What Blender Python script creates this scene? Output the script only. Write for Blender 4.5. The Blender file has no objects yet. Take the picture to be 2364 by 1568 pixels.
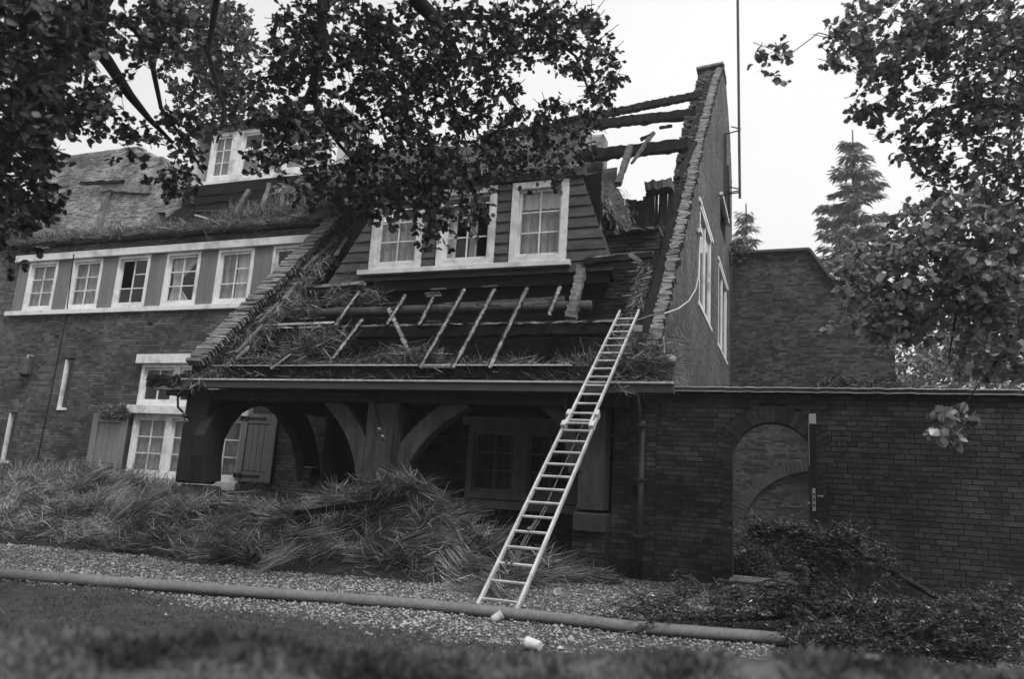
import bpy, math, random
import numpy as np
from mathutils import Vector, Matrix, noise
random.seed(7)
rng = np.random.default_rng(11)
R = math.radians
sc = bpy.context.scene
col = sc.collection

# ------------------------------------------------------------------ camera
H = 1.1
FPX, YAW, PIT, ROL = 1721.42, -0.365360, 0.197352, 0.0614173
FW = Vector((math.sin(YAW)*math.cos(PIT), math.cos(YAW)*math.cos(PIT), math.sin(PIT)))
R0 = Vector((math.cos(YAW), -math.sin(YAW), 0)); U0 = R0.cross(FW)
RT = R0*math.cos(ROL) + U0*math.sin(ROL)
UP = U0*math.cos(ROL) - R0*math.sin(ROL)
CAM = Vector((0, 0, H))
cd = bpy.data.cameras.new('camera'); cam = bpy.data.objects.new('camera', cd); col.objects.link(cam)
cam.matrix_world = Matrix.Translation(CAM) @ Matrix((RT, UP, -FW)).transposed().to_4x4()
cd.sensor_width = 36; cd.lens = FPX/2364*36; cd.clip_start = 0.05; cd.clip_end = 900
cd.dof.use_dof = True; cd.dof.focus_distance = 11.0; cd.dof.aperture_fstop = 2.2
sc.camera = cam

# ------------------------------------------------------------------ sky, sun, exposure
w = bpy.data.worlds.new("World"); sc.world = w; w.use_nodes = True
nt = w.node_tree; nt.nodes.clear()
sky = nt.nodes.new('ShaderNodeTexSky'); sky.sky_type = 'NISHITA'; sky.sun_disc = False
sky.sun_elevation = R(52); sky.sun_rotation = R(128); sky.dust_density = 6; sky.air_density = 1.2
bw = nt.nodes.new('ShaderNodeRGBToBW')
mx = nt.nodes.new('ShaderNodeMix'); mx.data_type = 'RGBA'; mx.inputs['Factor'].default_value = 0.85
cl = nt.nodes.new('ShaderNodeTexNoise'); cl.inputs['Scale'].default_value = 1.3; cl.inputs['Detail'].default_value = 4
cr = nt.nodes.new('ShaderNodeMapRange'); cr.inputs['From Min'].default_value = .35; cr.inputs['From Max'].default_value = .65
cr.inputs['To Min'].default_value = 8.2; cr.inputs['To Max'].default_value = 10.2
bg = nt.nodes.new('ShaderNodeBackground'); bg.inputs['Strength'].default_value = 0.064
out = nt.nodes.new('ShaderNodeOutputWorld')
L = nt.links.new
L(sky.outputs[0], bw.inputs[0]); L(bw.outputs[0], mx.inputs['A']); L(cl.outputs['Fac'], cr.inputs['Value'])
tcw = nt.nodes.new('ShaderNodeTexCoord'); L(tcw.outputs['Generated'], cl.inputs['Vector'])
L(cr.outputs[0], mx.inputs['B']); L(mx.outputs['Result'], bg.inputs['Color']); L(bg.outputs[0], out.inputs['Surface'])
sd = bpy.data.lights.new('sun', 'SUN'); sd.energy = 1.5; sd.angle = R(20)
so = bpy.data.objects.new('sun', sd); col.objects.link(so)
_az, _el = R(128), R(52)
so.rotation_euler = (-Vector((math.sin(_az)*math.cos(_el), math.cos(_az)*math.cos(_el), math.sin(_el)))).to_track_quat('-Z', 'Y').to_euler()
so.location = (0, 0, 30)
sc.view_settings.view_transform = 'Standard'; sc.view_settings.look = 'None'
sc.view_settings.exposure = 0.84; sc.view_settings.gamma = 1
sc.render.engine = 'CYCLES'
sc.cycles.max_bounces = 6; sc.cycles.transparent_max_bounces = 12

# ------------------------------------------------------------------ pixel (2364 wide) -> point on a real plane
def ray(u, v): return FW + RT*((u-1182)/FPX) - UP*((v-784)/FPX)
def PY(u, v, y): d = ray(u, v); return CAM + d*(y/d.y)
def PX(u, v, x): d = ray(u, v); return CAM + d*(x/d.x)
def PZ(u, v, z): d = ray(u, v); return CAM + d*((z-H)/d.z)
def PD(u, v, t): return CAM + ray(u, v)*t
SL = 1.105
def roofz(y): return 2.5 + SL*(y-9.17)
def PR(u, v, off=0):      # on the front roof slope
    d = ray(u, v); t = (2.5 + off - SL*9.17 - H)/(d.z - SL*d.y); return CAM + d*t

# ------------------------------------------------------------------ materials (black-and-white film: greys)
def mat(name, v, rough=.8, var=.25, scale=6., isl=0., spec=.35, bump=0., bscale=40., metal=0., stretch=None, stain=None, objrnd=0., transl=0., pw=0):
    m = bpy.data.materials.new(name); m.use_nodes = True
    n = m.node_tree; b = n.nodes['Principled BSDF']; l = n.links.new
    b.inputs['Roughness'].default_value = rough; b.inputs['Specular IOR Level'].default_value = spec
    b.inputs['Metallic'].default_value = metal
    g = n.nodes.new('ShaderNodeNewGeometry')
    src = g.outputs['Position']
    if stretch:
        mp = n.nodes.new('ShaderNodeMapping'); mp.inputs['Scale'].default_value = stretch
        l(src, mp.inputs['Vector']); src = mp.outputs[0]
    def noi(s, det=6, r=.6):
        t = n.nodes.new('ShaderNodeTexNoise'); t.inputs['Scale'].default_value = s; t.inputs['Detail'].default_value = det
        t.inputs['Roughness'].default_value = r; l(src, t.inputs['Vector']); return t.outputs['Fac']
    def mr(x, a, c, fa=.3, fb=.7):
        t = n.nodes.new('ShaderNodeMapRange'); t.inputs['From Min'].default_value = fa; t.inputs['From Max'].default_value = fb
        t.inputs['To Min'].default_value = a; t.inputs['To Max'].default_value = c; l(x, t.inputs['Value']); return t.outputs[0]
    def mul(a, c):
        t = n.nodes.new('ShaderNodeMath'); t.operation = 'MULTIPLY'; l(a, t.inputs[0]); l(c, t.inputs[1]); return t.outputs[0]
    val = mr(noi(scale), v*(1-var), v*(1+var))
    val = mul(val, mr(noi(scale*.13, 3), 1-var*.6, 1+var*.6))
    if pw:
        po = n.nodes.new('ShaderNodeMath'); po.operation = 'POWER'; l(g.outputs['Random Per Island'], po.inputs[0]); po.inputs[1].default_value = pw
        val = mul(val, mr(po.outputs[0], .15, 1+pw, 0, 1))
    elif isl: val = mul(val, mr(g.outputs['Random Per Island'], 1-isl, 1+isl, 0, 1))
    if objrnd:
        oi = n.nodes.new('ShaderNodeObjectInfo'); val = mul(val, mr(oi.outputs['Random'], 1-objrnd, 1+objrnd, 0, 1))
    if stain:   # (scale, low factor, from, to): dirt patches with a shape of their own
        val = mul(val, mr(noi(stain[0], 5, .65), stain[1], 1, stain[2], stain[3]))
    l(val, b.inputs['Base Color'])
    if bump:
        bp = n.nodes.new('ShaderNodeBump'); bp.inputs['Strength'].default_value = bump; bp.inputs['Distance'].default_value = .01
        l(noi(bscale), bp.inputs['Height']); l(bp.outputs[0], b.inputs['Normal'])
    if transl:
        tr = n.nodes.new('ShaderNodeBsdfTranslucent'); l(val, tr.inputs['Color'])
        ms = n.nodes.new('ShaderNodeMixShader'); ms.inputs[0].default_value = transl
        l(b.outputs[0], ms.inputs[1]); l(tr.outputs[0], ms.inputs[2]); l(ms.outputs[0], n.nodes['Material Output'].inputs['Surface'])
    return m

def glass(name, tint=.97):
    m = bpy.data.materials.new(name); m.use_nodes = True; n = m.node_tree; n.nodes.clear(); l = n.links.new
    o = n.nodes.new('ShaderNodeOutputMaterial'); t = n.nodes.new('ShaderNodeBsdfTransparent'); t.inputs[0].default_value = (tint,)*3+(1,)
    g = n.nodes.new('ShaderNodeBsdfGlossy'); g.inputs['Roughness'].default_value = .05
    f = n.nodes.new('ShaderNodeFresnel'); f.inputs['IOR'].default_value = 1.5
    k = n.nodes.new('ShaderNodeMixShader'); gb = n.nodes.new('ShaderNodeNewGeometry'); s1_ = n.nodes.new('ShaderNodeMath'); s1_.operation = 'SUBTRACT'; s1_.inputs[0].default_value = 1; l(gb.outputs['Backfacing'], s1_.inputs[1]); s2_ = n.nodes.new('ShaderNodeMath'); s2_.operation = 'MULTIPLY'; l(f.outputs[0], s2_.inputs[0]); l(s1_.outputs[0], s2_.inputs[1]); l(s2_.outputs[0], k.inputs[0]); l(t.outputs[0], k.inputs[1]); l(g.outputs[0], k.inputs[2]); l(k.outputs[0], o.inputs['Surface'])
    return m

MT = dict(
 brick=mat('brick', .088, .75, .3, 3, isl=.48, bump=.5, bscale=60, stain=(.8, .55, .38, .55)),
 brickg=mat('garden_brick', .042, .7, .4, 5, isl=.5, objrnd=.0, bump=.8, bscale=55, stain=(1.3, .3, .35, .62)),
 brickp=mat('garden_brick_single', .042, .7, .3, 5, objrnd=.4, bump=.8, bscale=55, stain=(1.3, .3, .35, .62)),
 brickrear=mat('rear_brick', .050, .75, .3, 3, isl=.75, bump=.5, bscale=60, stain=(.8, .5, .38, .55)),
 brickgab=mat('gable_brick', .115, .75, .25, 3, isl=.3, bump=.15, bscale=50, stain=(.7, .6, .35, .6)),
 brickburnt=mat('burnt_brick', .022, .85, .5, 4, isl=.45, bump=.9, bscale=40, stain=(2, .3, .3, .6)),
 brickrag=mat('ragged_brick', .10, .85, .4, 5, isl=.6, bump=.8, bscale=30, stain=(1.6, .3, .4, .6)),
 brickpale=mat('pale_brick', .3, .85, .35, 3, isl=.3, bump=.6, bscale=40, stain=(1.1, .45, .38, .55)),
 coping=mat('coping_brick', .13, .8, .45, 9, objrnd=.45, bump=.8, bscale=30),
 verge=mat('verge_mortar', .17, .9, .4, 7, bump=1, bscale=25, stain=(3, .5, .35, .5)),
 mortar=mat('mortar', .025, .9, .3, 9),
 mortarg=mat('dark_mortar', .018, .9, .3, 9),
 mortarp=mat('plaster_mortar', .3, .9, .35, 2, bump=.8, bscale=12, stain=(1.6, .5, .4, .55)),
 white=mat('white_paint', .72, .45, .08, 5, bump=.15, bscale=30, stain=(2.6, .6, .34, .5)),
 whited=mat('grimy_white_paint', .56, .5, .14, 6, bump=.3, bscale=30, stain=(2.6, .62, .36, .52)),
 greyp=mat('grey_painted_board', .155, .6, .14, 4, isl=0, objrnd=.08, bump=.3, bscale=30, stretch=(6, 6, 1)),
 porchp=mat('porch_window_paint', .45, .6, .2, 5, bump=.3),
 shut=mat('grey_shutter_paint', .185, .6, .14, 5, objrnd=.04, bump=.4, bscale=24, stretch=(8, 8, 1)),
 board=mat('dark_weatherboard', .062, .6, .4, 5, objrnd=.22, bump=.5, bscale=20, stretch=(1, 1, 6), stain=(2, .45, .35, .55)),
 wood=mat('dark_oak_timber', .016, .75, .4, 5, objrnd=.1, bump=.6, bscale=20, stretch=(3, 3, .6)),
 woodm=mat('grey_oak_timber', .05, .75, .4, 5, objrnd=.1, bump=.6, bscale=20, stretch=(3, 3, .6)),
 char=mat('charred_timber', .011, .8, .6, 9, objrnd=.2, spec=.15, bump=1, bscale=26),
 ash=mat('white_ash', .20, .9, .6, 16, bump=1, bscale=30, stain=(9, .5, .40, .56)),
 charash=mat('ashy_charred_timber', .085, .8, .65, 14, objrnd=.3, bump=1, bscale=22),
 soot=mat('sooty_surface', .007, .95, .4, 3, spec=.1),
 strawl=mat('wet_straw', .125, .5, .45, 5, pw=2.6, spec=.45, transl=.1),
 strawb=mat('bundle_straw', .27, .5, .6, 1.6, pw=1.6, spec=.45, transl=.1, stain=(1.9, .22, .42, .58)),
 strawbr=mat('bright_straw', .40, .5, .3, 5, isl=.5, spec=.5, transl=.1),
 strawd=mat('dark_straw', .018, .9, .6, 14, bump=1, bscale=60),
 thatch=mat('old_thatch', .06, .9, .55, 11, isl=.3, bump=1, bscale=50, stretch=(3, 1, 1)),
 gravel=mat('gravel_stone', .20, .8, .3, 5, pw=1.0, spec=.4),
 gravelb=mat('gravel_bed', .075, .95, .5, 30, bump=1, bscale=120),
 soil=mat('lawn_soil', .05, .95, .5, 10, bump=1, bscale=80),
 bank=mat('bank_turf', .12, .95, .5, 3, bump=.6, bscale=60, stain=(4.2, .3, .42, .56)),
 grass=mat('grass_blade', .085, .6, .35, 3, isl=.5, transl=.25),
 grassn=mat('bank_grass_blade', .17, .6, .5, 3, isl=.4, transl=.25, stain=(4.2, .22, .42, .56)),
 leaf=mat('oak_leaf', .058, .5, .2, 3, isl=.6, spec=.4, transl=.18),
 leafr=mat('lit_glossy_oak_leaf', .26, .33, .2, 3, isl=.65, spec=.6, transl=.35),  # glossy leaf; raised colour carries the light on the lower right crown
 leafm=mat('mid_oak_leaf', .14, .4, .2, 3, isl=.6, spec=.5, transl=.35),
 leafp=mat('pale_shrub_leaf', .20, .6, .2, 3, isl=.45, transl=.35),
 conif=mat('hazy_spruce_needles', .30, .8, .25, .5, isl=.4, transl=.2),  # colour lightened to carry the haze of distance
 needle=mat('yew_needle_glint', .058, .25, .3, 8, pw=2.2, spec=.9, transl=.1),  # random paler needles put glints into the colour
 bark=mat('oak_bark', .022, .9, .4, 14, bump=1, bscale=40),
 alu=mat('aluminium', .58, .4, .28, 7, spec=.5, metal=.35, bump=.1),
 hose=mat('canvas_hose', .17, .8, .2, 30, bump=.3, bscale=200),
 cup=mat('white_plastic_cup', .62, .4, .08, 20),
 rope=mat('rope', .10, .9, .3, 60),
 iron=mat('black_iron', .012, .5, .3, 20),
 pipe=mat('zinc_pipe', .05, .55, .3, 6),
 zinc=mat('zinc_gutter', .048, .5, .35, 4, spec=.5, stretch=(.6, 3, 3)),
 edge=mat('bright_metal_edge', .50, .4, .3, 12, spec=.6),
 curtain=mat('net_curtain', .24, .8, .35, 9, stretch=(5, 5, .6), transl=.2),
 curtainl=mat('pale_net_curtain', .5, .8, .2, 9, stretch=(5, 5, .6), transl=.25),
 lamp=mat('white_lamp_glass', .3, .3, .05, 9),
 stone=mat('plinth_stone', .05, .85, .4, 5, bump=.7, bscale=30),
 slab=mat('step_stone', .34, .8, .4, 6, bump=.6, bscale=40, stain=(4, .5, .35, .55)),
 moss=mat('moss', .10, .9, .5, 20, isl=.5),
 cable=mat('pale_cable', .45, .6, .1, 5),
 pole=mat('grey_pole', .06, .5, .2, 5),
 doorm=mat('gate_door_paint', .016, .6, .3, 8, bump=.4),
 glass=glass('window_glass'),
)

# ------------------------------------------------------------------ mesh helpers
def props(o, label=None, cat=None, group=None, kind=None):
    if label: o['label'] = label
    if cat: o['category'] = cat
    if group: o['group'] = group
    if kind: o['kind'] = kind
    return o
def link(name, me, m=None, parent=None, loc=(0, 0, 0)):
    o = bpy.data.objects.new(name, me)
    if m and me and not me.materials: me.materials.append(m)
    col.objects.link(o); o.location = loc
    if parent: o.parent = parent; o.location = Vector(loc) - PW[parent.name]
    PW[o.name] = Vector(loc)
    return o
PW = {}
def empty(name, loc, label=None, cat=None, group=None, kind=None):
    o = bpy.data.objects.new(name, None); col.objects.link(o); o.location = loc; o.empty_display_size = .2
    PW[o.name] = Vector(loc); props(o, label, cat, group, kind); return o

class MB:
    def __init__(s): s.v = []; s.f = []
    def add(s, vs, fs):
        k = len(s.v); s.v += [tuple(p) for p in vs]; s.f += [tuple(i+k for i in f) for f in fs]; return s
    def box(s, a, b, jit=0):
        x0, y0, z0 = a; x1, y1, z1 = b
        j = lambda: random.uniform(-jit, jit)
        vs = [(x+j(), y+j(), z+j()) for z in (z0, z1) for y in (y0, y1) for x in (x0, x1)]
        return s.add(vs, [(0, 2, 3, 1), (4, 5, 7, 6), (0, 1, 5, 4), (2, 6, 7, 3), (0, 4, 6, 2), (1, 3, 7, 5)])
    def obox(s, c, ax, ay, az):     # centre and three half-vectors
        c, ax, ay, az = map(Vector, (c, ax, ay, az))
        vs = [c + ax*i + ay*j + az*k for k in (-1, 1) for j in (-1, 1) for i in (-1, 1)]
        return s.add(vs, [(0, 2, 3, 1), (4, 5, 7, 6), (0, 1, 5, 4), (2, 6, 7, 3), (0, 4, 6, 2), (1, 3, 7, 5)])
    def beam(s, p, q, w_, h_, up=(0, 0, 1), seg=1, jit=0., taper=1., wob=.12):
        p, q = Vector(p), Vector(q); d = (q-p).normalized(); up = Vector(up)
        sx = d.cross(up).normalized(); sy = sx.cross(d)
        ring = []
        for i in range(seg+1):
            t = i/seg; c = p.lerp(q, t); k = 1+(taper-1)*t
            jj = lambda: 1+random.uniform(-jit, jit)
            off = (sx*random.uniform(-1, 1)*w_ + sy*random.uniform(-1, 1)*h_)*jit*wob if 0 < i < seg else Vector()
            ring.append([c+off+sx*w_/2*k*a*jj()+sy*h_/2*k*b*jj() for a, b in ((-1, -1), (1, -1), (1, 1), (-1, 1))])
        vs = [x for r in ring for x in r]; fs = [(3, 2, 1, 0), tuple(4*seg+i for i in range(4))]
        for i in range(seg):
            for k in range(4):
                a = 4*i+k; b = 4*i+(k+1) % 4; fs.append((a, b, b+4, a+4))
        return s.add(vs, fs)
    def tube(s, pts, rad, n=6, cap=True):
        pts = [Vector(p) for p in pts]; N = len(pts)
        if not hasattr(rad, '__len__'): rad = [rad]*N
        ref = Vector((0.13, .27, 1)).normalized(); rings = []
        for i, p in enumerate(pts):
            d = (pts[min(i+1, N-1)] - pts[max(i-1, 0)]).normalized()
            a = d.cross(ref)
            if a.length < .05: a = d.cross(Vector((1, 0, 0)))
            a.normalize(); b = d.cross(a)
            rings.append([p + (a*math.cos(t)+b*math.sin(t))*rad[i] for t in [2*math.pi*k/n for k in range(n)]])
        vs = [x for r in rings for x in r]; fs = []
        for i in range(N-1):
            for k in range(n):
                a = n*i+k; b = n*i+(k+1) % n; fs.append((a, b, b+n, a+n))
        if cap: fs += [tuple(range(n))[::-1], tuple(n*(N-1)+k for k in range(n))]
        return s.add(vs, fs)
    def prism(s, poly, ext):        # polygon (list of Vectors) extruded by a vector
        n = len(poly); ext = Vector(ext)
        vs = [Vector(p) for p in poly] + [Vector(p)+ext for p in poly]
        fs = [tuple(range(n)), tuple(range(2*n-1, n-1, -1))] + [(i, i+n, (i+1) % n+n, (i+1) % n) for i in range(n)]
        return s.add(vs, fs)
    def build(s, name, m, parent=None, label=None, cat=None, group=None, kind=None, smooth=False, bevel=0, fix=True):
        vs = np.array(s.v, dtype=float)
        c = (vs.min(0)+vs.max(0))/2; c[2] = vs[:, 2].min()
        me = bpy.data.meshes.new(name); me.from_pydata((vs-c).tolist(), [], s.f); me.update()
        if smooth: me.shade_smooth()
        o = link(name, me, m, parent, tuple(c)); props(o, label, cat, group, kind)
        if fix:
            import bmesh
            bm = bmesh.new(); bm.from_mesh(me); bmesh.ops.recalc_face_normals(bm, faces=bm.faces)
            bm.to_mesh(me); bm.free()
        if bevel:
            b = o.modifiers.new('b', 'BEVEL'); b.width = bevel; b.segments = 2; b.limit_method = 'ANGLE'
        return o

def npmesh(name, V, Fc, m, parent=None, smooth=False, **kw):
    """V (N,3) floats, Fc (M,k) ints"""
    me = bpy.data.meshes.new(name); V = np.asarray(V, dtype=np.float32); Fc = np.asarray(Fc, dtype=np.int32)
    c = (V.min(0)+V.max(0))/2; c[2] = V[:, 2].min(); V = V-c
    k = Fc.shape[1]; M = len(Fc)
    me.vertices.add(len(V)); me.vertices.foreach_set('co', V.ravel())
    me.loops.add(M*k); me.loops.foreach_set('vertex_index', Fc.ravel())
    me.polygons.add(M); me.polygons.foreach_set('loop_start', np.arange(0, M*k, k, dtype=np.int32))
    me.polygons.foreach_set('loop_total', np.full(M, k, dtype=np.int32))
    me.update(calc_edges=True)
    me.shade_smooth() if smooth else me.shade_flat()
    o = link(name, me, m, parent, tuple(float(x) for x in c)); props(o, **kw); return o

def norm(a): return a/np.maximum(np.linalg.norm(a, axis=-1, keepdims=True), 1e-9)

def straws(name, P, D, Ln, W_, m, parent=None, bend=.25, **kw):
    """flat bent reeds: base P, direction D, length Ln, width W_"""
    n = len(P); D = norm(D); rv = norm(rng.normal(size=(n, 3))); S = norm(np.cross(D, rv)); B = np.cross(S, D)
    Ln = Ln[:, None]; W_ = W_[:, None]; bd = rng.normal(size=(n, 1))*bend
    mid = P + D*Ln*.5 + B*Ln*bd*.25; end = P + D*Ln + B*Ln*bd*.6
    V = np.stack([P-S*W_/2, P+S*W_/2, mid-S*W_/2, mid+S*W_/2, end-S*W_/4, end+S*W_/4], 1).reshape(-1, 3)
    b = np.arange(n)[:, None]*6
    Fc = np.stack([b+np.array([[0, 1, 3, 2]]), b+np.array([[2, 3, 5, 4]])], 1).reshape(-1, 4)
    return npmesh(name, V, Fc, m, parent, **kw)

_OUT = np.array([1.5, 1])*np.array([(.03, 0), (.13, .14), (.08, .22), (.26, .30), (.17, .42), (.34, .53), (.21, .64), (.29, .76), (.14, .85), (.12, .95)])
_MID = np.array([0, .22, .42, .64, .85, 1.0])
def leaf_proto():
    v = [(0, y, 0.) for y in _MID]; nm = len(v)
    for sgn in (1, -1):
        for x, y in _OUT: v.append((sgn*x, y, .10*abs(x) - .12*y*y))
    f = []
    # link outline points to the midrib
    lk = [0, 0, 1, 1, 2, 2, 3, 3, 4, 5]
    for k, sgn in enumerate((1, -1)):
        o = nm + k*len(_OUT)
        for i in range(len(_OUT)-1):
            a, b = o+i, o+i+1
            f.append((lk[i], a, b))
            if lk[i] != lk[i+1]: f.append((lk[i], b, lk[i+1]))
    v = np.array(v); v[:len(_MID), 2] = -.12*_MID**2
    return v, np.array(f)
LV, LF = leaf_proto()
NV = np.array([(0, 0, 0), (.09, .35, .01), (0, 1, -.05), (-.09, .35, .01)]); NF = np.array([(0, 1, 2), (0, 2, 3)])
SV = np.array([(0, 0, 0), (.3, .3, .06), (.26, .7, .02), (0, 1, -.1), (-.26, .7, .02), (-.3, .3, .06)]); SF = np.array([(0, 1, 2), (0, 2, 3), (0, 3, 4), (0, 4, 5)])
def leaves(name, P, D, Nn, Sz, m, parent=None, proto=(LV, LF), **kw):
    """instanced leaf shapes merged in one mesh: base P, axis D, normal Nn, size Sz"""
    v, f = proto; D = norm(D); X = norm(np.cross(D, Nn)); Z = np.cross(X, D)
    wd = rng.uniform(.8, 1.15, (len(P), 1, 1))
    V = P[:, None] + Sz[:, None, None]*(X[:, None]*v[None, :, 0:1]*wd + D[:, None]*v[None, :, 1:2] + Z[:, None]*v[None, :, 2:3])
    Fc = (np.arange(len(P))*len(v))[:, None, None] + f[None]
    return npmesh(name, V.reshape(-1, 3), Fc.reshape(-1, 3), m, parent, smooth=False, **kw)

# ------------------------------------------------------------------ brickwork: real bricks in real courses
CH, BL, JT = .062, .22, .010
def brickwork(parent, origin, ud, nd, z0, z1, spans, mb, mm, thick=.22, name='brick', proud=.003, skip=.0, single=0, msingle=None, score=None, jag=0, lab=None, rec=.005):
    """wall in plane origin + u*ud + z*Z facing nd (towards the viewer).  spans(z)->[(u0,u1)]"""
    origin, ud, nd = Vector(origin), Vector(ud).normalized(), Vector(nd).normalized()
    O = np.array(origin); Uv = np.array(ud); Nv = np.array(nd); Zv = np.array((0, 0, 1.))
    bricks = []; back = []
    row = 0; z = z0
    while z < z1-1e-6:
        zt = z+CH
        for (a, b) in spans(z+CH/2):
            if b-a < .02: continue
            back.append((a, b, z, zt))
            off = (BL*.5 if row % 2 else 0) + (BL*.25 if row % 4 > 1 else 0)
            hdr = row % 2 == 1
            u = a - ((a+off) % BL)
            while u < b:
                parts = [(u, u+BL)] if not (hdr and random.random() < .75) else [(u, u+BL/2), (u+BL/2, u+BL)]
                for (p, q) in parts:
                    p2, q2 = max(p, a), min(q, b)
                    if q2-p2 > .035 and random.random() >= skip: bricks.append((p2+JT/2, q2-JT/2, z+JT/2, zt-JT/2))
                u += BL
        z = zt; row += 1
    bricks = np.array(bricks)
    rest = bricks
    if single and len(bricks):
        s = np.array([score(O + Uv*(b[0]+b[1])/2 + Zv*(b[2]+b[3])/2) for b in bricks])
        idx = np.argsort(-s)[:single]; keep = np.ones(len(bricks), bool); keep[idx] = False; rest = bricks[keep]
        um = MB(); um.box((-.5, 0, -.5), (.5, 1, .5)); ume = bpy.data.meshes.new('brick'); ume.from_pydata(um.v, [], um.f)
        # unit box: x along u, y depth behind the face, z up
        rotz = math.atan2(ud.y, ud.x)
        for i in idx:
            b = bricks[i]; c = origin + ud*((b[0]+b[1])/2) + Vector((0, 0, (b[2]+b[3])/2)) + nd*random.uniform(0, proud*1.6)
            o = link('brick', ume, msingle or mb, parent, c)
            o.scale = (b[1]-b[0], .05, b[3]-b[2]); o.rotation_euler = (random.uniform(-.012, .012), random.uniform(-.012, .012), rotz+random.uniform(-.01, .01))
    n = len(rest)
    if n:
        pr = rng.uniform(0, proud, n)*1.0; jj = rng.normal(size=(n, 8))*.0006
        def P(ui, zi, d): return O + Uv*rest[:, ui:ui+1] + Zv*rest[:, zi:zi+1] + Nv*d[:, None]
        dep = np.full(n, -.04)
        V = np.stack([P(0, 2, pr+jj[:, 0]), P(1, 2, pr+jj[:, 1]), P(1, 3, pr+jj[:, 2]), P(0, 3, pr+jj[:, 3]), P(0, 2, dep), P(1, 2, dep), P(1, 3, dep), P(0, 3, dep)], 1).reshape(-1, 3)
        b8 = (np.arange(n)*8)[:, None, None]
        Fc = (b8 + np.array([[(0, 1, 2, 3), (0, 4, 5, 1), (1, 5, 6, 2), (2, 6, 7, 3), (3, 7, 4, 0)]])).reshape(-1, 4)
        npmesh(name+'_courses', V, Fc, mb, parent, kind='stuff')
    back = np.array(back); n = len(back)
    def Q(ui, zi, d): return O + Uv*back[:, ui:ui+1] + Zv*back[:, zi:zi+1] + Nv*d
    V = np.stack([Q(0, 2, -rec), Q(1, 2, -rec), Q(1, 3, -rec), Q(0, 3, -rec), Q(0, 2, -thick), Q(1, 2, -thick), Q(1, 3, -thick), Q(0, 3, -thick)], 1).reshape(-1, 3)
    b8 = (np.arange(n)*8)[:, None, None]
    Fc = (b8 + np.array([[(0, 1, 2, 3), (7, 6, 5, 4), (0, 3, 7, 4), (1, 5, 6, 2), (3, 2, 6, 7)]])).reshape(-1, 4)
    npmesh('wall_core', V, Fc, mm, parent)
def cut(lo, hi, holes):
    """[lo,hi] minus holes"""
    res = [(lo, hi)]
    for a, b in holes:
        nr = []
        for p, q in res:
            if b <= p or a >= q: nr.append((p, q)); continue
            if a > p: nr.append((p, a))
            if b < q: nr.append((b, q))
        res = nr
    return res
# ================================================================== GROUND
GZ = .08
def gnoise(x, y, s=1.0, o=0.): return noise.noise(Vector((x*s, y*s, o)))
nx, ny = 120, 90
xs = np.linspace(-26, 12, nx); ys = np.linspace(-6, 34, ny)
def ground_h(x, y):
    # gravel path level, falling a little towards the lawn and the house foot
    return GZ + .02*gnoise(x, y, .5) - .05*max(0, min(1, (4.6-y)/3))
V = [(x, y, ground_h(x, y)) for y in ys for x in xs]
Fc = [(j*nx+i, j*nx+i+1, (j+1)*nx+i+1, (j+1)*nx+i) for j in range(ny-1) for i in range(nx-1)]
g = npmesh('gravel_ground', V, Fc, MT['gravelb'], kind='structure', smooth=True)
far = MB(); far.add([(-110, -110, -.12), (110, -110, -.12), (110, 110, -.12), (-110, 110, -.12)], [(0, 1, 2, 3)])
far.build('terrain', MT['soil'], kind='structure')
# lawn edge: line of points in the photo, left to right
edge = [PZ(-400, 1300, GZ), PZ(0, 1348, GZ), PZ(300, 1368, GZ), PZ(520, 1410, GZ), PZ(900, 1460, GZ), PZ(1300, 1515, GZ), PZ(1700, 1550, GZ), PZ(2500, 1600, GZ)]
ex = np.array([e.x for e in edge]); ey = np.array([e.y for e in edge])
def lawn_y(x): return np.interp(x, ex, ey)
V = []; Fc = []; n_ = 90
lx = np.linspace(-14, 3.5, n_)
for x in lx:
    yt = float(lawn_y(x)) + .16*gnoise(x, 0, 1.7, 3) + .08*gnoise(x, 0, 6, 4)
    for k in range(26): 
        y = yt - (k/25)**1.3*(yt+3.0)
        V.append((x, y, ground_h(x, y)+.006+.012*min(1, k/3)+.012*gnoise(x, y, 4)))
for i in range(n_-1):
    for k in range(25): a = i*26+k; Fc.append((a, a+26, a+27, a+1))
npmesh('lawn', V, Fc, MT['soil'], kind='structure', smooth=True)
# gravel stones
def rpts(n, x0, x1, y0, y1): return rng.uniform(x0, x1, n), rng.uniform(y0, y1, n)
X, Y = rpts(150000, -12.5, 2.6, 4.3, 11.2)
ly = lawn_y(X); nn = np.array([gnoise(a, b, 1.1, 9)+.6*gnoise(a, b, 4, 5) for a, b in zip(X, Y)])
keep = ((Y > ly+.05-.5*nn*(rng.random(len(X)) < .6)) & (rng.random(len(X)) < np.clip(1.2-.12*(Y-6)-.5*nn, .1, 1))) | ((Y > ly-2.2) & (rng.random(len(X)) < .16))
X, Y = X[keep], Y[keep]; n = len(X)
ico = np.array([(1, 0, 0), (-1, 0, 0), (0, 1, 0), (0, -1, 0), (0, 0, 1), (0, 0, -.3)], float)
icf = np.array([(0, 2, 4), (2, 1, 4), (1, 3, 4), (3, 0, 4), (2, 0, 5), (1, 2, 5), (3, 1, 5), (0, 3, 5)])
S = rng.lognormal(-4.75, .36, n)[:, None, None]; an = rng.uniform(0, 6.28, n)
V = ico[None]*rng.uniform(.6, 1.3, (n, 6, 3))*S; V[:, :, 2] *= .75
c, s = np.cos(an)[:, None], np.sin(an)[:, None]
V = np.stack([V[:, :, 0]*c-V[:, :, 1]*s, V[:, :, 0]*s+V[:, :, 1]*c, V[:, :, 2]], -1)
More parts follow.
